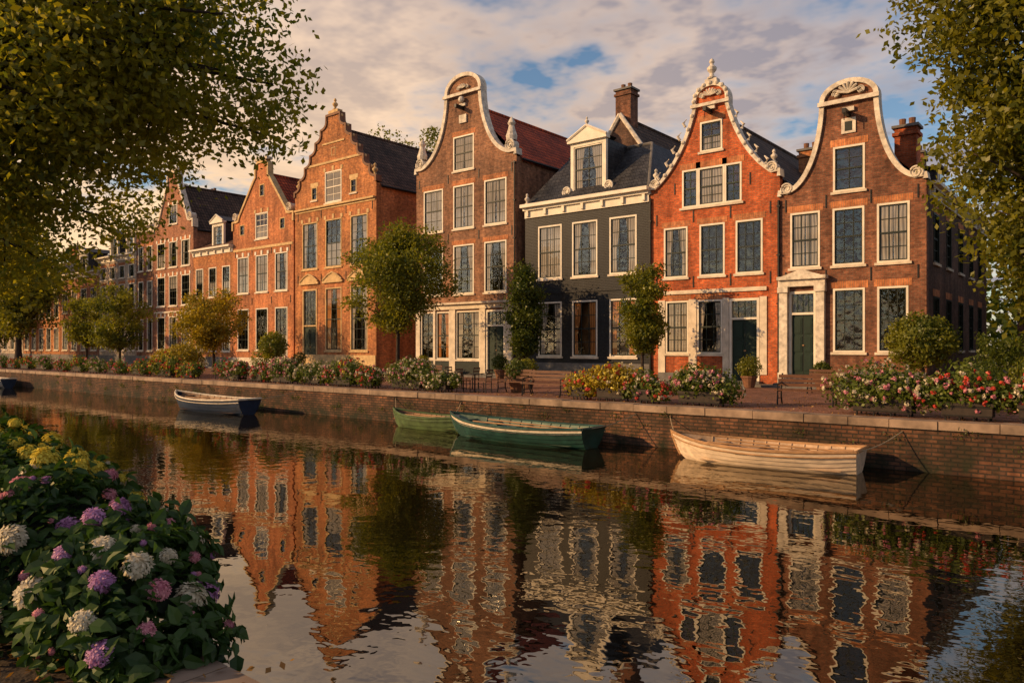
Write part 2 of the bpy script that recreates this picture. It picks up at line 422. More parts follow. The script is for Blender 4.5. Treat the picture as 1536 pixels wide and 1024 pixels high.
def door(P, M, a0, a1, z0, zl, z1, mat=DG, frame=WH, steps=3, fw=.12):
    e = .004; D = P.door
    P.frames.box(a0 + e, a0 + fw, -.04, .14, z0, z1 - e, frame, M); P.frames.box(a1 - fw, a1 - e, -.04, .14, z0, z1 - e, frame, M)
    P.frames.box(a0 + fw, a1 - fw, -.04, .14, z1 - fw, z1 - e, frame, M); P.frames.box(a0 + fw, a1 - fw, -.035, .14, zl, zl + .1, frame, M)
    A0, A1 = a0 + fw, a1 - fw
    D.box(A0, A1, .07, .13, z0 + .01, zl, mat, M)
    w = (A1 - A0); h = zl - z0
    for i in range(2):
        for (f0, f1) in ((.06, .34), (.38, .64), (.68, .95)):
            xa = A0 + w * (.09 + .46 * i); xb = xa + w * .36
            D.box(xa, xb, .045, .069, z0 + h * f0, z0 + h * f1, mat, M)
            D.box(xa + .05, xb - .05, .03, .044, z0 + h * f0 + .05, z0 + h * f1 - .05, mat, M)
    D.box(A0 + w * .49, A0 + w * .51, .06, .069, z0 + .02, zl - .02, BK, M)
    D.box(A1 - w * .52, A1 - w * .44, -.0, .06, z0 + h * .48, z0 + h * .50, TEAK, M)
    Z0, Z1 = zl + .1, z1 - fw
    for i in range(1, 4):
        x = A0 + w * i / 4; P.frames.box(x - .018, x + .018, .05, .08, Z0, Z1, mat, M)
    P.glass.face([M(A0, .066, Z0), M(A1, .066, Z0), M(A1, .066, Z1), M(A0, .066, Z1)], GLS)
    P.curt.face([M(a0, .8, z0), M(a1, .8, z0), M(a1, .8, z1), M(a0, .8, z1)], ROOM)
    for i in range(steps):
        zt = z0 * (steps - i) / steps
        P.trim.box(a0 - .12 - .1 * i, a1 + .12 + .1 * i, -.38 * (i + 1), -.38 * i - .001 if i else -.001, .0, zt - .002, GS, M)

def ellipse_bell(x0, x1, zs, nw, zn, zt, sh=.55, lift=.35, p=1.0, arc=.3):
    c = (x0 + x1) / 2; hw = (x1 - x0) / 2
    R = [(hw, zs), (hw, zs + lift), (hw - sh, zs + lift)]
    n = 14; xa, za = hw - sh, zs + lift
    for i in range(1, n + 1):
        a = i / n * math.pi / 2
        ex = xa - (xa - nw) * math.sin(a); ez = za + (zn - za) * (1 - math.cos(a))
        lx = xa + (nw - xa) * i / n; lz = za + (zn - za) * i / n
        R.append((ex * p + lx * (1 - p), ez * p + lz * (1 - p)))
    R.append((nw, zn + arc))
    for i in range(1, 9):
        a = i / 8 * math.pi / 2
        R.append((nw * math.cos(a), zn + arc + (zt - zn - arc) * math.sin(a)))
    Rr = [(c + dx, z) for dx, z in R]; Ll = [(c - dx, z) for dx, z in R[:-1]]
    return Ll + Rr[::-1]
def step_gable(x0, x1, zs, nw, zt, n=5, slope=.5):
    c = (x0 + x1) / 2; hw = (x1 - x0) / 2; R = [(hw, zs)]
    x = hw; z = zs; dx = (hw - nw) / n; dz = (zt - zs) / (n + .6)
    for i in range(n):
        R.append((x, z + dz * .45))
        for k in range(1, 5):
            a = k / 4 * math.pi / 2
            R.append((x - dx * math.sin(a) * .999 if k < 4 else x - dx, z + dz * .45 + dz * .55 * (1 - math.cos(a))))
        x -= dx; z += dz
    R.append((nw, zt)); R.append((0, zt))
    return [(c - a, b) for a, b in R[:-1]] + [(c + a, b) for a, b in R][::-1]
def spout_gable(x0, x1, zs, nw, zt, sh=.5):
    c = (x0 + x1) / 2; hw = (x1 - x0) / 2
    R = [(hw, zs), (hw, zs + .7), (hw - sh, zs + .7), (hw - sh - .35, zs + .75), (hw - sh - .5, zs + 1.1), (nw + .25, zt - 1.4), (nw + .02, zt - 1.2), (nw, zt - .25), (nw * .6, zt), (0, zt)]
    return [(c - a, b) for a, b in R[:-1]] + [(c + a, b) for a, b in R][::-1]
def coping(mb, pts, wo, wi, y0, y1, mat, M=lambda a, d, z: (a, d, z)):
    n = len(pts); N = []
    for i in range(n):
        p = Vector(pts[max(i - 1, 0)]); q = Vector(pts[min(i + 1, n - 1)])
        t = (q - p)
        t = t.normalized() if t.length > 1e-6 else Vector((1, 0))
        N.append(Vector((-t.y, t.x)))
    O = [Vector(pts[i]) + N[i] * wo for i in range(n)]; I = [Vector(pts[i]) - N[i] * wi for i in range(n)]
    for i in range(n - 1):
        a, b, c, d = I[i], I[i + 1], O[i + 1], O[i]
        mb.face([M(a.x, y0, a.y), M(b.x, y0, b.y), M(c.x, y0, c.y), M(d.x, y0, d.y)], mat)
        mb.face([M(d.x, y0, d.y), M(c.x, y0, c.y), M(c.x, y1, c.y), M(d.x, y1, d.y)], mat)
        mb.face([M(a.x, y0, a.y), M(b.x, y0, b.y), M(b.x, -.001, b.y), M(a.x, -.001, a.y)], mat)
        mb.face([M(a.x, y1, a.y), M(b.x, y1, b.y), M(c.x, y1, c.y), M(d.x, y1, d.y)], mat)
def scroll(mb, x, z, r, sgn, mat, y=-.12):
    pts = []; n = 34
    for i in range(n):
        a = i / (n - 1) * 4.2 * math.pi; rr = r * (1 - .8 * i / (n - 1))
        pts.append((x + sgn * rr * math.cos(a - .6), y, z + rr * math.sin(a - .6)))
    mb.tube(pts, [r * .17 * (1 - .5 * i / n) for i in range(n)], mat, 6)
    k = 16; ring = [(x + r * .9 * math.cos(j / k * 6.283), z + r * .9 * math.sin(j / k * 6.283)) for j in range(k)]
    mb.face([(a, y + .03, b) for a, b in ring], mat)
    for j in range(k):
        a = ring[j]; b = ring[(j + 1) % k]; mb.face([(a[0], y + .03, a[1]), (b[0], y + .03, b[1]), (b[0], .4, b[1]), (a[0], .4, a[1])], mat)
def ball(mb, c, r, mat, n=10, sz=1.0):
    mb.lathe([(r * math.sin(i / 8 * math.pi) + .001, -r * sz * math.cos(i / 8 * math.pi)) for i in range(9)], c, mat, n)
def crest(mb, x, z, w, mat, h=1.0):
    for i in range(7):
        a = math.pi * (i + .5) / 7
        mb.tube([(x, -.1, z), (x + w * .42 * math.cos(a), -.16, z + w * .42 * h * math.sin(a))], [w * .04, w * .07], mat, 6)
        ball(mb, (x + w * .44 * math.cos(a), -.14, z + w * .44 * h * math.sin(a)), w * .06, mat, 8)
    scroll(mb, x - w * .52, z + w * .05, w * .17, -1, mat); scroll(mb, x + w * .52, z + w * .05, w * .17, 1, mat)
def finial(mb, x, y, z, s, mat):
    mb.lathe([(.28 * s, 0), (.3 * s, .1 * s), (.15 * s, .18 * s), (.12 * s, .35 * s), (.28 * s, .55 * s), (.3 * s, .7 * s), (.14 * s, .85 * s), (.1 * s, .95 * s), (.17 * s, 1.05 * s), (.12 * s, 1.2 * s), (.001, 1.3 * s)], (x, y, z), mat, 12)
def hoist(P, x, z):
    P.trim.box(x - .08, x + .08, -.75, -.002, z, z + .2, BK)
    P.trim.box(x - .24, x + .24, -.14, -.003, z + .22, z + .4, WC)
    P.trim.tube([(x, -.68, z), (x, -.68, z - .3)], .02, BK, 5)
def gable_roof(P, x0, x1, zs, zr, y0, y1, mat, over=.12):
    c = (x0 + x1) / 2; r = P.roof; t = .14
    for s, xe in ((-1, x0 + .02 - over), (1, x1 - .02 + over)):
        ze = zs - over * (zr - zs) / ((x1 - x0) / 2)
        r.face([(xe, y0, ze), (xe, y1, ze), (c, y1, zr), (c, y0, zr)], mat)
        r.face([(xe, y0, ze - t), (xe, y1, ze - t), (xe, y1, ze), (xe, y0, ze)], mat)
        r.tube([(xe + s * .05, y0, ze - .05), (xe + s * .05, y1, ze - .05)], .07, BK, 6)
    r.tube([(c, y0, zr + .02), (c, y1, zr + .02)], .11, mat, 8)
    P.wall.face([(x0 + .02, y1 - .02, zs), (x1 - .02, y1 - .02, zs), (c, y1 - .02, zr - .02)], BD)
def body(P, x0, x1, zs, y1, mat, right=True):
    w = P.wall
    w.face([(x0 + .008, .001, 0), (x0 + .008, y1, 0), (x0 + .008, y1, zs), (x0 + .008, .001, zs)], mat)
    if right: w.face([(x1 - .008, .001, 0), (x1 - .008, y1, 0), (x1 - .008, y1, zs), (x1 - .008, .001, zs)], mat)
    w.face([(x0, y1, 0), (x1, y1, 0), (x1, y1, zs), (x0, y1, zs)], mat)
def chimney(P, x, y, z0, z1, w=.9, d=.7, mat=B8):
    P.wall.box(x - w / 2, x + w / 2, y - d / 2, y + d / 2, z0, z1, mat)
    P.wall.box(x - w / 2 - .08, x + w / 2 + .08, y - d / 2 - .08, y + d / 2 + .08, z1 - .35, z1 - .2, mat)
    P.wall.box(x - w / 2 - .1, x + w / 2 + .1, y - d / 2 - .1, y + d / 2 + .1, z1 + .002, z1 + .12, GS)
    for s in (-.22, .22):
        P.wall.lathe([(.13, 0), (.15, .35), (.11, .36)], (x + s * w, y, z1 + .12), TERR, 8)
def anchors(P, xs, zs):
    for z in zs:
        for x in xs: P.trim.box(x - .025, x + .025, -.035, -.014, z - .28, z + .28, BK)
def cornice(P, x0, x1, z0, z1, mat, y=-.45, br=True, M=lambda a, d, z: (a, d, z)):
    h = z1 - z0
    P.trim.box(x0, x1, -.08, -.002, z0, z0 + h * .55, mat, M)
    P.trim.box(x0 - .04, x1 + .04, -.22, -.003, z0 + h * .55, z0 + h * .75, mat, M)
    P.trim.box(x0 - .08, x1 + .08, y, -.004, z0 + h * .75, z1, mat, M)
    if br:
        n = max(3, int((x1 - x0) / 1.1))
        for i in range(n):
            x = x0 + .25 + (x1 - x0 - .5) * i / (n - 1)
            P.trim.box(x - .08, x + .08, -.2, -.081, z0 + h * .12, z0 + h * .55, mat, M)
def downpipe(P, x, z1):
    P.roof.tube([(x, -.09, .1), (x, -.09, z1)], .055, BK, 7)
    for z in np.arange(1.5, z1, 2.2): P.roof.box(x - .08, x + .08, -.16, -.03, z, z + .06, BK)
MF = lambda a, d, z: (a, d, z)
def rect(x0, x1, z): return [(x0, z), (x1, z)]
def dormer(P, xc, w, y0, z0, z1, depth, frame=WH, side=ST, ped=True, nx=2):
    M = lambda a, d, z: (a, y0 + d, z)
    hw = w / 2
    P.trim.box(xc - hw, xc - hw + .2, 0, .2, z0, z1, frame, M); P.trim.box(xc + hw - .2, xc + hw, 0, .2, z0, z1, frame, M)
    P.trim.box(xc - hw + .2, xc + hw - .2, 0, .2, z1 - .2, z1, frame, M); P.trim.box(xc - hw + .2, xc + hw - .2, -.04, .2, z0, z0 + .12, frame, M)
    window(P, lambda a, d, z: (a, y0 + .06 + d, z), xc - hw + .2, xc + hw - .2, z0 + .12, z1 - .2, frame, DS, 'drapes', nx, 4, None, None, .06)
    P.trim.box(xc - hw - .12, xc + hw + .12, -.18, .22, z1 + .002, z1 + .16, frame, M)
    for s in (-1, 1):
        x = xc + s * (hw - .01)
        P.roof.face([(x, y0 + .2, z0), (x, y0 + depth, z0), (x, y0 + depth, z1), (x, y0 + .2, z1)], side)
    zp = z1 + .16; hp = w * .28
    if ped:
        P.trim.face([(xc - hw - .1, y0 - .16, zp), (xc + hw + .1, y0 - .16, zp), (xc, y0 - .16, zp + hp)], frame)
        for s in (-1, 1):
            P.trim.tube([(xc + s * (hw + .14), y0 - .16, zp + .02), (xc, y0 - .16, zp + hp + .04)], .08, frame, 6)
            P.roof.face([(xc + s * (hw + .1), y0 - .15, zp), (xc + s * (hw + .1), y0 + depth, zp), (xc, y0 + depth, zp + hp), (xc, y0 - .15, zp + hp)], side)

# ===== house 8: brown bell gable on the corner
x0, x1 = -12.37, -6.45
H = empty('brick_house'); P = Parts()
ol = ellipse_bell(x0, x1, 8.55, 1.12, 12.2, 13.15, .4, .2, .85, .2)
G = [(-10.06, -8.76, 1.55, 4.29), (-8.29, -7.1, 1.55, 4.29)]
F1 = [(-11.9, -10.6, 5.28, 7.75), (-10.08, -8.78, 5.28, 7.75), (-8.3, -7.05, 5.28, 7.75)]
AT = [(-10.06, -8.76, 8.45, 10.4)]
DR = [(-11.95, -10.75, .55, 4.25)]
wall(P.wall, MF, ol, G + F1 + AT + DR, B8, 8.5)
window(P, MF, *G[0], WH, DS, 'none'); window(P, MF, *G[1], WH, DS, 'none')
window(P, MF, *F1[0], WH, DS, 'sheer'); window(P, MF, *F1[1], WH, DS, 'none'); window(P, MF, *F1[2], WH, DS, 'sheer')
window(P, MF, *AT[0], WH, DS, 'none', 2, 4)
door(P, MF, -11.95, -10.75, .55, 3.2, 4.25)
T = P.trim
for a, b in ((-12.33, -11.97), (-10.73, -10.37)):
    T.box(a, b, -.22, -.001, 0.3, 4.45, WC); T.box(a - .04, b + .04, -.28, -.002, 0, .62, WC); T.box(a - .05, b + .05, -.3, -.003, 4.2, 4.45, WC)
T.box(-12.36, -10.33, -.26, -.001, 4.452, 4.75, WC); T.box(-12.37, -10.25, -.42, -.002, 4.752, 4.9, WC)
T.face([(-12.2, -.38, 4.9), (-10.45, -.38, 4.9), (-11.3, -.38, 5.2)], WC)
crest(T, -11.33, 4.92, .5, WC)
coping(T, ol, .08, .12, -.12, .4, WC)
scroll(T, x0 + .36, 8.85, .27, -1, WC); scroll(T, x1 - .36, 8.85, .27, 1, WC)
T.box(-10.65, -8.17, -.22, -.142, 12.2, 12.38, WC); crest(T, -9.41, 12.62, .95, WC, 1.0)
T.box(-9.7, -9.12, -.06, -.001, 10.9, 11.55, WC); T.box(-9.56, -9.26, -.07, -.061, 11.0, 11.4, DS); hoist(P, -9.41, 11.6)
T.box(-10.3, x1, -.06, -.001, 0, .75, GS)
for a in (-9.9, -8.2): T.box(a, a + .9, -.075, -.061, .28, .62, BK)
anchors(P, (-12.1, -10.35, -8.53, -6.75), (4.85, 8.1)); downpipe(P, x0 - .02, 8.4)
SD = lambda a, d, z: (x1 - .008 - d, a, z)
sideh = []
for yy in (1.4, 4.2, 7.2, 10.2, 13.0):
    for (za, zb) in ((1.6, 3.9), (5.3, 7.4)): sideh.append((yy, yy + 1.2, za, zb))
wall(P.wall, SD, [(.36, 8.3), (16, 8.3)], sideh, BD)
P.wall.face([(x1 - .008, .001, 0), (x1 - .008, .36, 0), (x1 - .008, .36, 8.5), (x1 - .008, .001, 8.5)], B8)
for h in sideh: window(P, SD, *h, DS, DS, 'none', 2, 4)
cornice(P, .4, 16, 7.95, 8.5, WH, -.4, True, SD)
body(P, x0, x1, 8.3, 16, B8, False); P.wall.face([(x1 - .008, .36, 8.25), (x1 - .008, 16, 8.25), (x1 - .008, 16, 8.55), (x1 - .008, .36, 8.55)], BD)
gable_roof(P, x0, x1, 8.45, 11.4, .36, 16, GT, .1)
chimney(P, -7.9, 3.6, 9.0, 11.6, .9, .8, B7); chimney(P, -9.4, 12.5, 10.5, 12.4, 1.0, .8, B8)
P.roof.box(-8.2, -7.0, 5.2, 6.8, 8.9, 10.0, ST); P.trim.box(-6.998, -6.95, 5.2, 6.8, 8.9, 9.9, WH); P.glass.box(-6.949, -6.93, 5.45, 6.55, 9.05, 9.8, GLS)
P.roof.box(-8.3, -6.8, 5.05, 6.95, 10.002, 10.12, GT)
P.finish(H)

# ===== house 7: red brick with carved neck gable
x0, x1 = -19.0, -12.37
H = empty('brick_house'); P = Parts(); c = (x0 + x1) / 2
ol = ellipse_bell(x0, x1, 9.5, .85, 13.3, 14.4, .35, .3, .45, .35)
F1 = [(-18.2, -16.9, 5.2, 7.7), (-16.28, -14.98, 5.2, 7.7), (-14.45, -13.15, 5.2, 7.7)]
F2 = [(-17.2, -14.15, 8.6, 10.45)]; AT = [(-16.25, -15.1, 11.2, 12.65)]
G = [(-18.1, -16.85, 1.45, 4.05), (-16.4, -15.1, 1.45, 4.05)]; DR = [(-14.75, -13.3, .2, 4.05)]
wall(P.wall, MF, ol, F1 + F2 + AT + G + DR, B7, 9.4)
for h, cu in zip(F1, ('drapes', 'none', 'none')): window(P, MF, *h, WH, DS, cu)
window(P, MF, -17.2, -16.35, 8.6, 10.45, WH, DG, 'none', 2, 4, None); window(P, MF, -16.35, -15.0, 8.6, 10.45, WH, DS, 'sheer', 2, 4, None); window(P, MF, -15.0, -14.15, 8.6, 10.45, WH, DG, 'none', 2, 4, None)
P.trim.box(-17.3, -14.05, -.1, -.001, 8.48, 8.59, SL)
window(P, MF, *AT[0], WH, DS, 'half', 2, 4)
window(P, MF, *G[0], WH, DS, 'sheer'); window(P, MF, *G[1], WH, DS, 'drapes')
door(P, MF, -14.75, -13.3, .2, 3.05, 4.05, steps=1)
T = P.trim
for a, b in ((-18.5, -18.12), (-16.83, -16.42), (-15.08, -14.77), (-13.28, -12.95)): T.box(a, b, -.05, -.001, .5, 4.1, SL)
T.box(-18.5, -12.95, -.09, -.002, 4.37, 4.55, SL); T.box(-18.5, -14.8, -.07, -.0015, 0, .5, GS)
coping(T, ol, .07, .10, -.12, .4, WC)
for i, (a, z) in enumerate(ol[3:-3]):
    if i % 2 == 0: ball(T, (a, -.10, z + .03), .11, WC, 8)
for k in range(5):
    t = k / 5
    for s in (-1, 1):
        xx = c + s * (2.65 - 1.7 * t ** .8); zz = 10.15 + 3.0 * t
        T.tube([(xx + s * .06, -.1, zz), (xx + s * .17, -.13, zz + .18), (xx + s * .0, -.1, zz + .36)], [.08, .07, .03], WC, 6)
scroll(T, x0 + .35, 9.95, .26, -1, WC); scroll(T, x1 - .35, 9.95, .26, 1, WC)
for s in (x0 + .3, x1 - .3): finial(T, s, .1, 10.15, .5, WC)
crest(T, c, 13.85, .8, WC, .8); T.box(c - .98, c + .98, -.22, -.142, 13.35, 13.5, WC)
T.box(c - .3, c + .3, -.05, .35, 14.45, 14.65, WC); finial(T, c, .1, 14.65, .78, WC); hoist(P, c, 12.95)
anchors(P, (-18.6, -16.6, -14.7, -12.8), (4.95, 8.15)); anchors(P, (-17.6, -13.75), (9.6,)); downpipe(P, x0 + .08, 9.3)
body(P, x0, x1, 9.4, 14, B7); gable_roof(P, x0, x1, 9.45, 13.1, .36, 14, GT, .1)
chimney(P, -13.6, 8, 9.6, 12.4, 1.0, .8, B4)
P.finish(H)

# ===== house 6: black cornice house with slate mansard and dormer
x0, x1 = -27.1, -19.0
H = empty('black_house'); P = Parts()
F1 = [(-26.15, -24.5, 5.6, 8.6), (-23.8, -22.15, 5.6, 8.6), (-21.4, -19.75, 5.6, 8.6)]
G = [(-26.15, -24.5, 1.25, 4.3), (-23.8, -22.15, 1.25, 4.3), (-21.4, -19.75, 1.25, 4.3)]
wall(P.wall, MF, rect(x0, x1, 9.9), F1 + G, B6, 9.0)
for h, cu in zip(F1, ('sheer', 'drapes', 'drapes')): window(P, MF, *h, WH, DS, cu, 3, 4, lintel=None)
for h, cu in zip(G, ('drapes', 'warm', 'warm')): window(P, MF, *h, WH, DS, cu, 3, 4, lintel=None)
cornice(P, x0 + .02, x1 - .02, 9.15, 9.9, WH)
P.trim.box(x0, x1, -.07, -.001, 0, .9, GS); P.trim.box(x0 + .1, x1 - .1, -.05, -.0015, 4.75, 4.9, B6)
body(P, x0, x1, 9.9, 12, B6)
r = P.roof; zt = 12.9
r.face([(x0, -.1, 9.9), (x1, -.1, 9.9), (x1 - 1.3, 2.6, zt), (x0 + 1.3, 2.6, zt)], ST)
r.face([(x0, -.1, 9.9), (x0, 12, 9.9), (x0 + 1.3, 10, zt), (x0 + 1.3, 2.6, zt)], ST)
r.face([(x1, -.1, 9.9), (x1, 12, 9.9), (x1 - 1.3, 10, zt), (x1 - 1.3, 2.6, zt)], ST)
r.face([(x0 + 1.3, 2.6, zt), (x1 - 1.3, 2.6, zt), (x1 - 1.3, 10, zt), (x0 + 1.3, 10, zt)], ST)
r.tube([(x0 + 1.3, 2.6, zt), (x1 - 1.3, 2.6, zt)], .09, GS, 6); r.tube([(x1, -.1, 9.9), (x1 - 1.3, 2.6, zt)], .08, GS, 6)
dormer(P, -23.0, 2.3, .35, 10.15, 13.0, 3)
finial(P.trim, -23, .25, 13.8, .4, WC); finial(P.trim, x0 + .3, -.2, 9.9, .5, WC)
for s in (-1, 1): scroll(P.trim, -23 + s * 1.35, 10.4, .28, s, WH, .25)
P.finish(H)
# rear house behind the black one
H = empty('rear_house'); P = Parts(); x0, x1, zs, zr = -28.0, -21.4, 11.5, 16.2
M = lambda a, d, z: (a, 6.5 + d, z)
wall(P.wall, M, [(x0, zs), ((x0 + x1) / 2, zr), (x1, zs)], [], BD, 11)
for s in (-1, 1):
    P.trim.tube([((x0 + x1) / 2 + s * 3.35, 6.45, zs), ((x0 + x1) / 2, 6.45, zr + .05)], .14, WC, 6)
gable_roof(P, x0, x1, zs, zr - .05, 6.85, 20, GT, .1)
P.wall.box(x0, x1, 6.86, 20, 0, zs, BD)
chimney(P, -24.9, 7.6, 15.0, 18.0, 1.1, .9, B8); chimney(P, -22.4, 16, 13, 16.4, 1.0, .8, B8)
P.finish(H)

# ===== house 5: umber bell gable
x0, x1 = -36.2, -27.75
H = empty('brick_house'); P = Parts(); c = (x0 + x1) / 2
ol = ellipse_bell(x0, x1, 13.0, 1.45, 17.3, 18.6, .5, .3, .85, .3)
AT = [(-32.85, -31.1, 12.7, 14.85)]
F2 = [(-35.5, -33.75, 9.1, 11.8), (-32.85, -31.1, 9.1, 11.8), (-30.25, -28.5, 9.1, 11.8)]
F1 = [(-35.5, -33.75, 5.05, 8.1), (-32.85, -31.1, 5.05, 8.1), (-30.25, -28.5, 5.05, 8.1)]
G = [(-35.75, -34.55, 1.0, 4.0), (-34.35, -33.15, 1.0, 4.0), (-32.6, -30.6, 1.0, 4.0)]; DR = [(-30.1, -28.6, .2, 4.0)]
wall(P.wall, MF, ol, AT + F2 + F1 + G + DR, B5, 12.9)
for h, cu in zip(F2, ('sheer', 'sheer', 'sheer')): window(P, MF, *h, WH, DS, cu, 3, 4)
for h, cu in zip(F1, ('none', 'drapes', 'drapes')): window(P, MF, *h, WH, DS, cu, 3, 4)
window(P, MF, *AT[0], WH, DS, 'sheer', 2, 4)
for h, cu in zip(G, ('none', 'warm', 'drapes')): window(P, MF, *h, WH, DS, cu, 4 if h[1] - h[0] > 1.5 else 2, 4, lintel=None)
door(P, MF, -30.1, -28.6, .2, 3.0, 4.0, steps=1)
T = P.trim
for a, b in ((-36.15, -35.78), (-34.53, -34.37), (-33.13, -32.62), (-30.58, -30.12), (-28.58, -28.0)): T.box(a, b, -.1, -.001, 0, 4.1, SL)
T.box(-36.15, -27.95, -.14, -.002, 4.102, 4.4, SL); T.box(-36.2, -27.9, -.35, -.003, 4.402, 4.52, SL)
T.box(-35.7, -30.6, -.06, -.0015, 0.05, .85, DS)
coping(T, ol, .09, .14, -.13, .42, WC)
scroll(T, x0 + .45, 13.6, .36, -1, WC); scroll(T, x1 - .45, 13.6, .36, 1, WC)
for s, k in ((x0 + .45, -1), (x1 - .45, 1)):
    T.lathe([(.3, 0), (.34, .25), (.24, .55), (.16, .85), (.24, 1.0), (.12, 1.25), (.001, 1.4)], (s, .1, 13.9), WC, 10)
T.box(c - 1.6, c + 1.6, -.25, -.152, 17.3, 17.48, WC); crest(T, c, 17.75, .7, WC, .7)
T.box(c - .3, c + .3, -.1, -.001, 15.6, 16.1, WC); hoist(P, c, 16.4)
ball(T, (c, -.2, 17.0), .2, WC)
anchors(P, (-35.9, -33.3, -30.7, -28.1), (8.6, 12.3)); downpipe(P, x1 - .08, 12.6)
body(P, x0, x1, 12.9, 16, B5); gable_roof(P, x0, x1, 12.95, 16.9, .38, 16, RT, .15)
P.finish(H)

# ===== house 4: amber stepped gable
x0, x1 = -49.7, -40.2
H = empty('brick_house'); P = Parts(); c = (x0 + x1) / 2
ol = step_gable(x0, x1, 13.2, .8, 18.7, 6)
AT = [(-45.95, -44.0, 12.3, 14.6)]
F2 = [(-48.75, -46.85, 7.6, 11.1), (-45.9, -44.0, 7.6, 11.1), (-43.0, -41.1, 7.6, 11.1)]
G = [(-45.9, -44.0, 1.5, 6.1), (-43.0, -41.1, 1.5, 6.1)]; DR = [(-48.7, -46.9, .3, 6.1)]
oc = [(-47.6, -46.9, 12.7, 13.7), (-43.0, -42.3, 12.7, 13.7)]
wall(P.wall, MF, ol, AT + F2 + G + DR + oc, B4, 13.1)
window(P, MF, *AT[0], WH, WH, 'sheer', 2, 4, key=YS)
for h in oc: window(P, MF, *h, YS, DS, 'none', 1, 2, lintel=YS)
for h, cu in zip(F2, ('drapes', 'half', 'drapes')): window(P, MF, *h, YS, DS, cu, 3, 6, sill=YS, key=YS)
for h, cu in zip(G, ('warm', 'drapes')): window(P, MF, *h, YS, DS, cu, 3, 6, sill=YS)
door(P, MF, -48.7, -46.9, .3, 3.3, 6.1, DG, YS, 1)
T = P.trim
for a in (-47.8, -44.95, -42.05):
    T.box(a - 1.15, a + 1.15, -.16, -.013, 6.45, 6.62, YS)
    T.face([(a - 1.1, -.14, 6.62), (a + 1.1, -.14, 6.62), (a + .5, -.14, 7.0), (a, -.14, 7.15), (a - .5, -.14, 7.0)], YS)
    T.tube([(a - 1.1, -.15, 6.66), (a - .5, -.15, 7.04), (a, -.15, 7.2), (a + .5, -.15, 7.04), (a + 1.1, -.15, 6.66)], .07, YS, 6)
for z in (11.9, 12.05): T.box(x0 + .1, x1 - .1, -.05 - (z - 11.9), -.001, z, z + .13, YS)
T.box(x0 + 1.6, x1 - 1.6, -.06, -.001, 15.2, 15.36, YS); T.box(x0 + .05, x1 - .05, -.05, -.001, 0, 1.2, YS)
T.box(c - 1.3, c + 1.3, -.06, -.001, 16.6, 16.72, YS); window(P, MF, -45.2, -44.7, 15.7, 16.3, YS, DS, 'none', 1, 1, None, None, .05)
coping(T, ol, .08, .10, -.1, .42, TERR)
for i in range(4, len(ol) - 4, 5): ball(T, (ol[i][0], .1, ol[i][1] + .3), .13, YS, 8)
T.box(c - .55, c + .55, -.06, .38, 18.8, 19.0, YS); finial(T, c, .15, 19.0, .7, YS)
for s in (x0 + .3, x1 - .3): finial(T, s, .15, 13.6, .7, YS)
anchors(P, (-49.3, -46.4, -43.5, -40.6), (6.9, 11.6))
body(P, x0, x1, 13.1, 16, B4); gable_roof(P, x0, x1, 13.1, 17.8, .36, 16, GT, .15)
P.finish(H)

# ===== house 3: orange spout gable
x0, x1 = -58.6, -49.9
H = empty('brick_house'); P = Parts(); c = (x0 + x1) / 2
ol = spout_gable(x0, x1, 11.5, .9, 16.7)
AT = [(-55.2, -53.4, 10.5, 12.6)]
F2 = [(-57.9, -56.2, 6.2, 9.2), (-55.15, -53.4, 6.2, 9.2), (-52.4, -50.7, 6.2, 9.2)]
G = [(-57.9, -56.2, 1.5, 4.9), (-55.15, -53.4, 1.5, 4.9), (-52.4, -50.7, 1.0, 4.9)]
sm = [(-57.55, -56.85, 11.0, 11.9), (-51.75, -51.05, 11.0, 11.9), (c - .35, c + .35, 13.9, 14.9)]
wall(P.wall, MF, ol, AT + F2 + G + sm, B3, 11.4)
window(P, MF, *AT[0], WH, WH, 'half', 3, 4, key=YS)
for h in sm: window(P, MF, *h, YS, DS, 'none', 1, 2, None, None, .07)
for h in F2: window(P, MF, *h, WH, DS, 'auto', 3, 4, key=WH)
for h in G: window(P, MF, *h, WH, DS, 'auto', 3, 4)
coping(P.trim, ol, .09, .10, -.1, .4, YS); P.trim.box(x0, x1, -.06, -.001, 0, .9, SL); P.trim.box(x0 + .1, x1 - .1, -.05, -.001, 9.7, 9.9, YS)
scroll(P.trim, x0 + .5, 12.6, .35, -1, SL); scroll(P.trim, x1 - .5, 12.6, .35, 1, SL); P.trim.box(c - .9, c + .9, -.15, .4, 16.8, 17.0, SL)
anchors(P, (-58.2, -55.7, -52.9, -50.3), (5.5, 9.5))
body(P, x0, x1, 11.4, 15, B3); gable_roof(P, x0, x1, 11.4, 15.8, .36, 15, RT, .1)
P.finish(H)

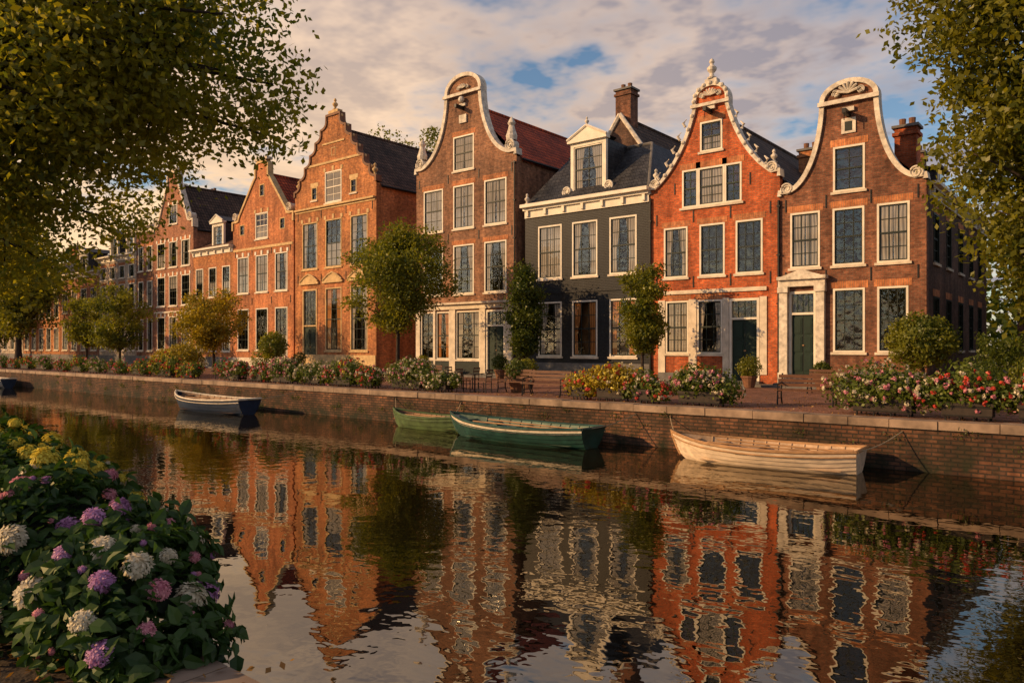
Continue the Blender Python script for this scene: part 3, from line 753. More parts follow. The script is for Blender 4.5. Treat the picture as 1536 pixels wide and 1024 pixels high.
# ===== low cornice houses
def cornice_house(name, x0, x1, zc, rows, nwin, mat, roofm, roofh, dorm, sash=DS, depth=13, trimm=WH):
    H = empty(name); P = Parts(); holes = []
    w = (x1 - x0) / nwin
    for (za, zb) in rows:
        for i in range(nwin): holes.append((x0 + w * (i + .5) - w * .29, x0 + w * (i + .5) + w * .29, za, zb))
    wall(P.wall, MF, rect(x0, x1, zc), holes, mat, zc - 1)
    for h in holes: window(P, MF, *h, trimm, sash, 'auto', 3, 4)
    cornice(P, x0 + .02, x1 - .02, zc - .6, zc, trimm)
    P.trim.box(x0, x1, -.06, -.001, 0, .9, GS)
    body(P, x0, x1, zc, depth, mat)
    zt = zc + roofh
    P.roof.face([(x0, -.1, zc), (x1, -.1, zc), (x1, depth / 2, zt), (x0, depth / 2, zt)], roofm)
    P.roof.face([(x0, depth, zc), (x1, depth, zc), (x1, depth / 2, zt), (x0, depth / 2, zt)], roofm)
    for x in (x0 + .01, x1 - .01): P.wall.face([(x, 0, zc), (x, depth, zc), (x, depth / 2, zt)], mat)
    P.roof.tube([(x0, depth / 2, zt), (x1, depth / 2, zt)], .12, roofm, 6)
    for d in dorm: dormer(P, d, 1.9, .5, zc + .1, zc + 2.2, 3)
    chimney(P, x1 - .8, depth / 2, zt - 1, zt + 1.6, 1.2, .9, B4)
    P.finish(H)
cornice_house('brick_house', -65.3, -58.6, 10.4, ((1.4, 4.8), (6.1, 8.7)), 3, B4, BT, 3.6, (-62,))
x0, x1 = -72.8, -65.3
H = empty('brick_house'); P = Parts(); c = (x0 + x1) / 2
ol = spout_gable(x0, x1, 12.6, 1.0, 18.0)
rows = [(1.5, 4.6), (5.6, 8.4), (9.2, 11.6)]; hs = []
for za, zb in rows:
    for i in range(3): hs.append((x0 + .6 + i * 2.35, x0 + 2.2 + i * 2.35, za, zb))
hs.append((c - .8, c + .8, 13.2, 15.0))
wall(P.wall, MF, ol, hs, B2, 12.5)
for h in hs: window(P, MF, *h, WH, DS, 'auto', 3, 4, key=WH)
coping(P.trim, ol, .10, .12, -.12, .4, SL); scroll(P.trim, x0 + .5, 13.6, .4, -1, SL); scroll(P.trim, x1 - .5, 13.6, .4, 1, SL)
P.trim.box(x0, x1, -.06, -.001, 0, 1.0, SL); P.trim.box(x0 + .1, x1 - .1, -.1, -.001, 4.95, 5.1, SL); P.trim.box(c - 1.1, c + 1.1, -.16, .42, 18.1, 18.3, SL)
body(P, x0, x1, 12.5, 16, B2); gable_roof(P, x0, x1, 12.5, 16.9, .36, 16, GT, .1)
P.finish(H)
cornice_house('brick_house', -76.6, -72.8, 13.6, ((1.4, 4.5), (5.7, 8.2), (9.2, 11.6)), 2, B8, GT, 2.5, ())
cornice_house('pale_house', -85.4, -76.6, 11.2, ((1.4, 4.5), (5.6, 8.2), (8.8, 10.1)), 4, B1, ST, 3.4, (-83, -79.2))
cornice_house('brick_house', -96, -85.5, 10.0, ((1.4, 4.5), (5.6, 8.2)), 4, B2, GT, 3.2, (-91,))
cornice_house('brick_house', -108, -96.1, 9.0, ((1.4, 4.0), (5.2, 7.6)), 5, B4, BT, 3.2, ())
cornice_house('pale_house', -124, -108.1, 10.0, ((1.4, 4.0), (5.2, 7.6)), 6, B1, GT, 3.2, ())
# a house across the side street, mostly behind the tree
H = empty('brick_house'); P = Parts(); M = lambda a, d, z: (a, 26 + d, z)
hs = [(a, a + 1.3, za, za + 2.2) for a in (-4.5, -2, .5, 3) for za in (1.5, 5)]
wall(P.wall, M, [(-6, 8.5), (6, 8.5)], hs, B5); [window(P, M, *h, WH, DS) for h in hs]
P.wall.face([(-6, 26, 0), (-6, 38, 0), (-6, 38, 8.5), (-6, 26, 8.5)], B5)
P.roof.face([(-6.2, 25.7, 8.5), (6, 25.7, 8.5), (6, 31, 12), (-6.2, 31, 12)], BT); P.finish(H)

# ------------------------------------------------------------ ground, quay, water
g = MB()
for (a, b, c_, d) in ((-900, 900, -13.7, 900), (-900, 900, -900, -32.1)):
    g.face([(a, c_, -.01), (b, c_, -.01), (b, d, -.01), (a, d, -.01)], GRD)
g.obj('ground')
s = MB(); s.face([(-130, -13.55, 0), (60, -13.55, 0), (60, 25, 0), (-130, 25, 0)], PV); s.obj('street')
pm = MB()
xx = -124.0
while xx < -6.5:
    w = random.uniform(1.0, 1.6); pm.box(xx + .006, min(xx + w, -6.3) - .006, -1.5, -.46, -.0, .1, GS); xx += w
pm.obj('pavement')
q = MB()
q.box(-300, 60, -14.0, -13.3, -3, -.17, QW)
q.obj('quay_wall')
q = MB(); xx = -130.0
while xx < 20:
    w = random.uniform(.9, 1.5); dz = random.uniform(-.012, .012)
    q.box(xx + .01, xx + w - .01, -14.07 + random.uniform(-.015, .015), -13.5, -.168, .035 + dz, CP); xx += w
q.obj('quay_coping')
wt = MB(); wt.face([(-400, -32.2, -1.2), (80, -32.2, -1.2), (80, -13.6, -1.2), (-400, -13.6, -1.2)], WATER); wt.obj('water')
q = MB(); q.box(-300, 60, -32.3, -31.85, -3, -.13, QW); xx = -60.0
while xx < 20:
    w = random.uniform(.8, 1.2); q.box(xx + .006, xx + w - .006, -32.2, -31.80, -.128, .03 + random.uniform(-.006, .006), CP); xx += w
q.obj('near_quay_wall')
sb = MB(); sb.face([(-60, -40, .002), (20, -40, .002), (20, -32.15, .002), (-60, -32.15, .002)], SOIL); sb.obj('garden_bed')
n = 1500; C = np.stack([rng.uniform(-9, -2.5, n), -32.5 + rng.normal(size=n) * .35, np.full(n, .045)], 1)
n2 = 4200; C2 = np.stack([rng.uniform(-60, 0, n2), -13.5 + np.abs(rng.normal(size=n2)) * 3.5, np.full(n2, .03)], 1)
V = leafquads(np.concatenate([C, C2]), .06, .3, normal=np.tile(np.array([[0, 0, 1.]]), (n + n2, 1)))
quads_obj('fallen_leaves', V, [mat_leaf('dead_leaves', (.12, .05, .015), (.32, .17, .04), .2)], np.zeros(n + n2))
n = 2600; wc = rng.uniform(-60, 2, 60); wz = rng.uniform(-1.1, -.2, 60); ii = rng.integers(0, 60, n)
C = np.stack([wc[ii] + rng.normal(size=n) * .16, -14.05 - np.abs(rng.normal(size=n)) * .03, np.maximum(wz[ii] + rng.normal(size=n) * .07, -1.18)], 1)
quads_obj('wall_weeds', leafquads(C, .05, .3), [LF_DEEP], np.zeros(n))

# ------------------------------------------------------------ boats
def boat(name, cx, cy, L, B, Hh, ang, hull, top, rim, inner, nstr=6):
    root = empty(name); ca, sa = math.cos(ang), math.sin(ang)
    def T(x, y, z): return (cx + x * ca - y * sa, cy + x * sa + y * ca, -1.2 + z)
    ns = 28
    def hb(t):
        if t < .45: return B / 2 * (.60 + .40 * math.sin(math.pi * t / .9))
        return B / 2 * max(0.0, 1 - ((t - .45) / .55) ** 2.3) ** .85 + .012
    def sh(t): return Hh * (.82 + .75 * (t - .42) ** 2 + (.08 * max(0, t - .8) / .2))
    def kl(t): return -.2 + Hh * .5 * max(0, (t - .8) / .2) ** 2.2 + .1 * max(0, (.15 - t) / .15)
    def pt(t, ph, off=0.0):
        b = hb(t); z = kl(t) + (sh(t) - kl(t)) * ph ** 1.25
        y = b * (ph ** .48) * (1 if ph > 0 else 0) + off
        x = L * (t - .5) + .06 * L * (t ** 8) * (ph - .6) - .015 * L * ((1 - t) ** 6) * (ph)
        return x, y, z
    hm = MB(); inn = MB()
    for side in (-1, 1):
        for j in range(nstr):
            p0, p1 = j / nstr, (j + 1) / nstr
            mt = top if j == nstr - 1 else hull
            for i in range(ns):
                ta, tb = i / ns, (i + 1) / ns
                q = [pt(ta, p0, .028 if j else 0), pt(tb, p0, .028 if j else 0), pt(tb, p1), pt(ta, p1)]
                hm.face([T(a, side * b, c) for a, b, c in q], mt)
                if j:
                    q = [pt(ta, p0, .028), pt(tb, p0, .028), pt(tb, p0), pt(ta, p0)]
                    hm.face([T(a, side * b, c) for a, b, c in q], mt)
                if tb < .97:
                    q = [pt(ta, max(p0, .12), -.045), pt(tb, max(p0, .12), -.045), pt(tb, p1, -.045), pt(ta, p1, -.045)]
                    inn.face([T(a, side * max(b, 0), c) for a, b, c in q], inner)
        for i in range(3, ns - 4, 2):
            t = i / ns; pts = [T(pt(t, k / 6, -.06)[0], side * max(pt(t, k / 6, -.06)[1], 0), pt(t, k / 6)[2]) for k in range(2, 7)]
            inn.tube(pts, .018, inner, 5)
        rim_pts = [T(pt(i / ns, 1)[0], side * (pt(i / ns, 1)[1] - .01), pt(i / ns, 1)[2] + .012) for i in range(ns + 1)]
        hm.tube(rim_pts, .042, rim, 7)
        hm.tube([T(pt(i / ns, 1)[0], side * (pt(i / ns, .87)[1] + .03), pt(i / ns, .87)[2]) for i in range(ns + 1)], .018, rim, 6)
    tr = [pt(0, k / 8) for k in range(9)]
    hm.face([T(a, b, c) for a, b, c in tr] + [T(a, -b, c) for a, b, c in tr[::-1][:-1]], hull)
    a0 = pt(0, 1); hm.tube([T(a0[0], -a0[1], a0[2] + .01), T(a0[0], a0[1], a0[2] + .01)], .045, rim, 7)
    hm.tube([T(pt(1, k / 6)[0] + .02, 0, pt(1, k / 6)[2] + (.07 if k == 6 else 0)) for k in range(7)], .045, rim, 7)
    for k in range(-3, 4):
        yy = k * B * .095
        inn.face([T(-L * .44, yy - B * .04, .08), T(L * .30, yy - B * .04, .08), T(L * .30, yy + B * .04, .08), T(-L * .44, yy + B * .04, .08)], inner)
    for t, wd in ((.05, .6), (.30, .28), (.52, .28), (.73, .28), (.88, .5)):
        z = sh(t) - .09; xm = L * (t - .5); w1 = hb(t) - .04
        t2 = min(t + wd / L, .98); w2 = hb(t2) - .04
        for dz, in ((0,), (-.045,)):
            inn.face([T(xm, -w1, z + dz), T(xm, w1, z + dz), T(L * (t2 - .5), w2, z + dz), T(L * (t2 - .5), -w2, z + dz)], inner)
        inn.face([T(xm, -w1, z), T(xm, w1, z), T(xm, w1, z - .045), T(xm, -w1, z - .045)], inner)
        inn.face([T(L * (t2 - .5), -w2, z), T(L * (t2 - .5), w2, z), T(L * (t2 - .5), w2, z - .045), T(L * (t2 - .5), -w2, z - .045)], inner)
    for k in (-1, 1):
        a_, b_ = Vector(T(-L * .38, B * .10 * k, sh(.3) - .02)), Vector(T(L * .28, B * .18 * k, sh(.6) + .02))
        inn.tube([a_, b_], .022, TEAK, 6); d_ = (a_ - b_).normalized()
        inn.tube([a_, a_ + d_ * .1, a_ + d_ * .4], [.02, .06, .07], TEAK, 6)
    hm.obj('hull', root); inn.obj('interior', root)
    rp = MB(); bow = Vector(T(pt(1, 1)[0] - .1, 0, pt(1, 1)[2])); ring = Vector((bow.x - .9, -14.0, -.25))
    rp.tube([bow.lerp(ring, i / 10) + Vector((0, 0, -.12 * math.sin(i / 10 * math.pi))) for i in range(11)], .014, ROPE, 5)
    rp.tube([ring + Vector((.06 * math.cos(a), -.02, .06 * math.sin(a))) for a in [k / 12 * 6.283 for k in range(13)]], .012, BK, 5)
    st = Vector(T(pt(0, 1)[0] + .1, hb(0) - .05, pt(0, 1)[2])); r2 = Vector((st.x + .7, -14.0, -.25))
    if st.y > r2.y: st.y = r2.y - .02
    rp.tube([st.lerp(r2, i / 8) + Vector((0, 0, -.10 * math.sin(i / 8 * math.pi))) for i in range(9)], .014, ROPE, 5)
    rp.obj('mooring_rope', root)
CREAM = mat_noise('boat_cream_paint', (.58, .46, .33), .45, .28, 3, .004, stretch=(.5, 3, 3), spec=.4)
CREAM2 = mat_noise('boat_cream_paint_worn', (.58, .50, .38), .5, .3, 6)
GREENP = mat_noise('boat_green_paint', (.012, .050, .038), .4, .4, 3, spec=.4)
GREENL = mat_noise('boat_faded_green_paint', (.065, .105, .035), .5, .4, 3)
BLUEP = mat_noise('boat_blue_paint', (.010, .022, .048), .35, .3, 3, spec=.4)
TEALI = mat_noise('boat_teal_interior', (.12, .17, .12), .6, .3, 5)
BRN = mat_noise('boat_brown_wood', (.15, .08, .04), .5, .4, 6)
TAN = mat_noise('boat_tan_interior', (.44, .30, .18), .6, .3, 5)
boat('white_rowing_boat', -7.3, -15.25, 4.6, 2.0, .58, math.pi + .06, CREAM, CREAM, TEAK, TAN, 7)
boat('green_rowing_boat', -15.15, -15.4, 5.7, 2.05, .62, math.pi - .02, GREENP, CREAM2, GREENP, TEALI, 6)
boat('small_green_rowing_boat', -19.9, -14.75, 3.4, 1.25, .54, math.pi + .02, GREENL, GREENL, GREENL, BRN, 5)
boat('blue_rowing_boat', -32.9, -16.0, 6.0, 1.9, .72, math.pi + .03, BLUEP, BLUEP, CREAM2, BRN, 6)
boat('rowing_boat', -65.5, -15.2, 5.5, 1.7, .7, math.pi, BLUEP, BLUEP, CREAM2, BRN, 5)

# ------------------------------------------------------------ planters, benches, pots
def planter(x, y, w, h, cols, seed, gold=False, dens=1.0):
    r = np.random.default_rng(seed); root = empty('flower_planter'); mb = MB()
    d = .5
    hw = w * .33
    mb.box(x - hw, x + hw, y - d / 2, y + d / 2, .10, .42, WOODP)
    mb.box(x - hw - .03, x + hw + .03, y - d / 2 - .03, y + d / 2 + .03, .36, .44, WOODP)
    for k in np.linspace(-hw + .08, hw - .08, 4):
        for s in (-1, 1): mb.tube([(x + k, y + s * (d / 2 - .05), 0), (x + k, y + s * (d / 2 - .05), .12)], .025, BK, 5)
    for k in (-.1, .1): mb.box(x - hw + .01, x + hw - .01, y - d / 2 - .018, y - d / 2 - .002, .24 + k - .02, .24 + k, BK)
    mb.obj('planter_box', root)
    n = int(1900 * w * dens)
    k = max(4, int(w * 4)); cx = np.linspace(-w * .40, w * .40, k) + r.normal(size=k) * .07
    cz = h * .56 + r.uniform(-.2, .18, k) - .16 * (np.abs(cx) / (w * .4)) ** 2; rr = r.uniform(.24, .44, k) * h
    cy_ = r.normal(size=k) * .08
    idx = r.integers(0, k, n)
    D = unit(r.normal(size=(n, 3)))
    rad = rr[idx] * r.uniform(.5, 1.15, n)
    C = np.stack([x + cx[idx] + D[:, 0] * rad * 1.1, y + cy_[idx] + D[:, 1] * rad * .95, cz[idx] + D[:, 2] * rad], 1)
    C[:, 2] = np.where(C[:, 2] < .1, r.uniform(.1, .4, n), C[:, 2])
    Vl = leafquads(C, .10, .32, normal=D)
    m = int(62 * w * dens); idx2 = r.integers(0, k, m)
    D2 = unit(r.normal(size=(m, 3))); D2[:, 2] = D2[:, 2] * .7 + .25; D2[:, 1] -= .3; D2 = unit(D2)
    H2 = np.stack([x + cx[idx2] + D2[:, 0] * rr[idx2] * 1.14, y + cy_[idx2] + D2[:, 1] * rr[idx2] * 1.04, cz[idx2] + D2[:, 2] * rr[idx2] * 1.06], 1)
    pc = 14; hr = np.repeat(r.uniform(.03, .07, m), pc)[:, None]
    Cf = np.repeat(H2, pc, 0); Df = unit(r.normal(size=(m * pc, 3)) + np.repeat(D2, pc, 0) * .8)
    Cf = Cf + Df * hr
    Vf = leafquads(Cf, .065, .42, normal=Df)
    mf = np.repeat(r.integers(0, len(cols), m), pc) + 1
    quads_obj('flowers_and_leaves', np.concatenate([Vl, Vf]), [LF_GOLD if gold else LF_POT] + cols, np.concatenate([np.zeros(n), mf]), root)
WPk = [PW, PW, PP]; RD = [PR, PP, PW, PR]; MX = [PW, PP, PR, PY]
pl = [(-5.0, 2.1, 1.35, WPk), (-3.1, 1.6, 1.3, RD), (-1.6, 1.4, 1.2, RD), (-10.05, 2.0, 1.3, WPk), (-11.9, 1.2, 1.0, RD), (-13.2, 1.5, 1.4, [PY, PW, PR]), (-14.4, .9, 1.15, [PY, PR]),
      (-21.0, 1.1, 1.0, [PW]), (-23.0, 2.5, 1.4, [PW, PW, PP]), (-25.3, 1.1, 1.1, RD), (-27.3, 2.0, 1.35, MX), (-29.4, 1.8, 1.15, [PW, PW]), (-31.6, 2.1, 1.25, [PW, PP]), (-34.0, 1.5, 1.05, RD), (-36.2, 2.2, 1.25, [PP, PR, PW]),
      (-41.2, 2.0, 1.1, [PR, PY]), (-43.6, 2.4, 1.4, [PY, PR])]
for i, (x, w, h, cl) in enumerate(pl): planter(x, -12.85 + random.uniform(-.1, .1), w, h, cl, 100 + i, gold=(i in (5, 6)))
xx = -47.0; i = 0
while xx > -84:
    planter(xx, -12.8, 2.3, random.uniform(.95, 1.2), [[PR, PY], [PP, PR], [PW, PP]][i % 3], 200 + i, dens=.5); xx -= random.uniform(2.9, 3.6); i += 1

def shrub(name, x, y, z, r, ls, mat, n, pot=True, trunk=True, sz=1.0, seed=1):
    rr = np.random.default_rng(seed); root = empty(name); mb = MB()
    if pot: mb.lathe([(.2, .0), (.22, .03), (.32, .42), (.36, .44), (.36, .52), (.3, .52), (.28, .46), (.001, .46)], (x, y, 0), TERR, 14)
    if trunk: mb.tube([(x, y, .3 if pot else 0), (x + .02, y, z * .5), (x, y, z)], [.06, .05, .04], BARK, 7)
    for k in range(8):
        a = k * .8; mb.tube([(x, y, z - r * .6), (x + r * .6 * math.cos(a), y + r * .6 * math.sin(a), z + r * .4 * math.sin(k))], [.025, .01], BARK, 5)
    mb.obj('pot_and_stem', root)
    D = unit(rr.normal(size=(n, 3))); lump = 1 + .12 * np.sin(D[:, 0] * 7 + seed) * np.cos(D[:, 2] * 6) + .08 * np.sin(D[:, 1] * 11)
    rad = r * lump * rr.uniform(.0, 1.0, n) ** .22 * rr.uniform(.92, 1.12, n)
    C = np.array([x, y, z]) + D * rad[:, None] * np.array([1, 1, sz])
    quads_obj('foliage', leafquads(C, ls, .32, normal=D * .6), [mat], np.zeros(n), root)
shrub('topiary_tree', -5.2, -7.2, 1.95, .98, .10, LF_STREET, 9000, sz=.85, seed=3)
shrub('topiary_tree', -37.2, -10, 1.85, .75, .12, LF_STREET, 3000, seed=4)
shrub('yellow_shrub', -45.0, -11.2, .95, 1.15, .13, LF_GOLD, 5000, False, False, .9, 5)
shrub('yellow_shrub', -47.5, -11.0, .75, 1.0, .13, LF_GOLD, 4000, False, False, .9, 6)
for i, (x, y, r) in enumerate([(-12.9, -2.2, .5), (-9.95, -1.8, .35), (-20.1, -8.6, .42), (-27.3, -2, .45), (-33.5, -2, .4), (-46.3, -2, .5), (-39, -9.5, .7), (-18.6, -11.2, .45), (-2.2, -7.5, .6), (-3.4, -9.5, .55)]):
    shrub('potted_shrub', x, y, .6 + r * .6, r, .09, LF_DEEP if i % 2 else LF_STREET, 1300, seed=20 + i, trunk=False)
hd = empty('hedge'); n = 16000
C = np.stack([rng.uniform(-4.6, 9, n), rng.uniform(-1.5, .3, n), rng.uniform(0, 1, n) ** .7 * 2.3], 1); C[:, 2] *= 1 + .12 * np.sin(C[:, 0] * 2.1)
quads_obj('foliage', leafquads(C, .14), [LF_DEEP], np.zeros(n), hd)

def bench(x, y, w=1.7, rot=0.0):
    root = empty('park_bench'); mb = MB(); ir = MB()
    ca, sa = math.cos(rot), math.sin(rot)
    M = lambda a, d, z: (x + a * ca - d * sa, y + a * sa + d * ca, z)
    for k in range(4): mb.box(-w / 2, w / 2, -.22 + k * .12, -.13 + k * .12, .43, .46, WOODB, M)
    for k in range(3): mb.box(-w / 2, w / 2, .26 + k * .03, .285 + k * .03, .55 + k * .13, .65 + k * .13, WOODB, M)
    for a in (-w / 2 + .1, w / 2 - .1):
        ir.tube([M(a, -.25, 0), M(a, -.2, .25), M(a, -.22, .42), M(a, .22, .42), M(a, .28, .6), M(a, .38, .95)], .025, BK, 6)
        ir.tube([M(a, .32, 0), M(a, .22, .22), M(a, .22, .42)], .025, BK, 6)
        ir.tube([M(a, -.2, .42), M(a, -.22, .62), M(a, .27, .66)], .02, BK, 6)
        ir.tube([M(a, -.2, .2), M(a, .24, .2)], .014, BK, 6)
    mb.obj('seat_and_backrest', root); ir.obj('iron_frame', root)
bench(-7.7, -10.6, 1.8, .1); bench(-8.9, -4.5, 1.6); bench(-16.4, -12.3, 1.9); bench(-18.3, -11.7, 1.5); bench(-40, -10.8, 1.8); bench(-38.3, -12.2, 1.6); bench(-51, -10, 1.8); bench(-26, -9, 1.6)
bench(-1.2, -10.5, 1.6)
def cafe(x, y):
    root = empty('cafe_table'); mb = MB()
    mb.lathe([(.001, .73), (.35, .73), (.35, .70), (.03, .69), (.03, .05), (.2, .02), (.22, 0)], (x, y, 0), BK, 14); mb.obj('table_top_and_foot', root)
def chair(x, y, rot):
    root = empty('garden_chair'); mb = MB(); ca, sa = math.cos(rot), math.sin(rot)
    M = lambda a, d, z: (x + a * ca - d * sa, y + a * sa + d * ca, z)
    mb.box(-.2, .2, -.2, .2, .43, .46, WOODB, M)
    for a in (-.18, .18):
        mb.tube([M(a, -.18, 0), M(a, -.18, .44)], .018, BK, 5); mb.tube([M(a, .2, 0), M(a, .19, .44), M(a, .26, .92)], .018, BK, 5)
    for k in (.6, .72, .85): mb.box(-.17, .17, .22, .25, k, k + .06, WOODB, M)
    mb.obj('seat_back_and_legs', root)
cafe(-19.9, -12.2); chair(-20.5, -12.2, 1.5); chair(-19.3, -12.3, -1.5); cafe(-22.2, -10.5); chair(-22.9, -10.4, 1.4); chair(-21.5, -10.6, -1.6)

# ------------------------------------------------------------ trees
make_tree('street_tree', (-31.3, -6, 0), 5.7, 3.0, 2.9, .13, 28000, .16, LF_STREET, 11, 30, clr=.32, sub=5)
make_tree('street_tree', (-50.9, -6, 0), 3.9, 2.5, 2.0, .12, 14000, .17, LF_GOLD, 12, 24, clr=.36)
make_tree('street_tree', (-66.2, -6, 0), 4.6, 2.3, 2.9, .12, 10000, .20, LF_STREET, 13, 22, clr=.36)
make_tree('street_tree', (-73, -6, 0), 4.2, 2.0, 2.4, .12, 8000, .20, LF_STREET, 14, 18, clr=.36)
make_tree('columnar_tree', (-24.8, -3, 0), 3.7, .95, 2.5, .08, 14000, .14, LF_DEEP, 15, 50, clr=.55, trunk_top=5.6, sub=2, shell=.3)
make_tree('columnar_tree', (-17.7, -3, 0), 3.8, .95, 2.5, .08, 14000, .14, LF_STREET, 16, 50, clr=.55, trunk_top=5.7, sub=2, shell=.3)
make_tree('big_tree', (-84, -8, 0), 9.6, 4.3, 6.0, .32, 26000, .28, LF_RIGHT, 17, 36, clr=.32)
make_tree('big_tree', (-95, -9, 0), 9.0, 6.0, 7.4, .35, 28000, .32, LF_STREET, 18, 40, clr=.30)
make_tree('big_tree', (-108, -3, 0), 12, 8.0, 9.0, .35, 24000, .36, LF_STREET, 19, 40, clr=.32)
make_tree('big_tree', (-60, 22, 0), 19.5, 6.5, 5.8, .4, 24000, .30, LF_STREET, 20, 40, clr=.30)
make_tree('big_tree', (.7, -7.0, 0), 9.8, 5.0, 6.6, .30, 110000, .20, LF_RIGHT, 22, 70, clr=.27,
          targets=[(-4.7, -9, 12.0), (-4.3, -8, 13.3), (-4.2, -8, 11.2), (-3.9, -8, 9.5), (-3.5, -8, 6.5), (-2.8, -8.5, 4.6), (-4.9, -9, 13.8), (-2.3, -8.5, 3.4), (-1.6, -9, 3.0), (-3.4, -7, 8.0), (-5.2, -9, 14.6), (-3.8, -10, 12.4), (-4.2, -9, 10.3), (-3.7, -9, 7.4), (-4.6, -10, 12.8), (-3.6, -8.5, 8.8), (-3.0, -9, 5.6)])
make_tree('side_street_tree', (.5, 6, 0), 4.6, 4.2, 4.2, .22, 26000, .19, LF_RIGHT, 23, 36, clr=.30)
make_tree('side_street_tree', (-1, 21, 0), 6.2, 5, 5.6, .3, 20000, .26, LF_DEEP, 24, 30, clr=.32)
near_t = [(-8.3, -29.2, 5.05), (-7.44, -29.8, 5.3), (-9.1, -29.85, 4.35), (-8.4, -30.5, 5.04), (-9.7, -30.4, 3.95), (-8.9, -31, 4.4), (-11.4, -30.5, 3.1), (-9.8, -29.1, 5.85), (-8, -31.5, 4.75),
          (-8.9, -29.5, 5.4), (-10.8, -29.4, 4.9), (-10.4, -30.9, 4.5), (-9.9, -31.5, 5.3), (-11.6, -31.3, 4.2), (-7.9, -30.2, 5.9), (-12.3, -29.8, 3.9), (-10.5, -28.2, 6.0), (-13.0, -29.5, 3.0), (-12.2, -30.6, 2.6),
          (-12.8, -28.6, 3.6), (-11.6, -28.6, 4.6), (-9.3, -28.6, 5.0), (-7.9, -28.9, 4.9), (-8.6, -28.6, 4.5), (-8.0, -29.6, 4.9), (-8.7, -30.0, 4.7), (-9.4, -30.3, 4.9), (-9.6, -29.4, 4.6)]
make_tree('overhanging_tree', (-14.6, -33.6, 0), 7.6, 3.6, 2.0, .34, 130000, .088, LF_NEAR, 31, 3, targets=near_t, clr=.25, trunk_top=6.8, sub=11)

# distant mass of trees beyond the row
n = 30000; k = 60
cx = rng.uniform(-230, -120, k); cy = rng.uniform(-12, 60, k); czz = rng.uniform(3, 13, k)
idx = rng.integers(0, k, n)
C = np.stack([cx[idx], cy[idx], czz[idx]], 1) + rng.normal(size=(n, 3)) * np.array([3.6, 3.6, 3.0])
C[:, 2] = np.abs(C[:, 2])
n2 = 20000
C2 = np.stack([rng.uniform(-25, 110, n2), rng.uniform(46, 62, n2), np.abs(rng.normal(size=n2)) * 5], 1)
C2[:, 2] *= 1 + .35 * np.sin(C2[:, 0] * .35)
quads_obj('distant_trees', leafquads(np.concatenate([C, C2]), .8, .4), [LF_DEEP], np.zeros(n + n2))

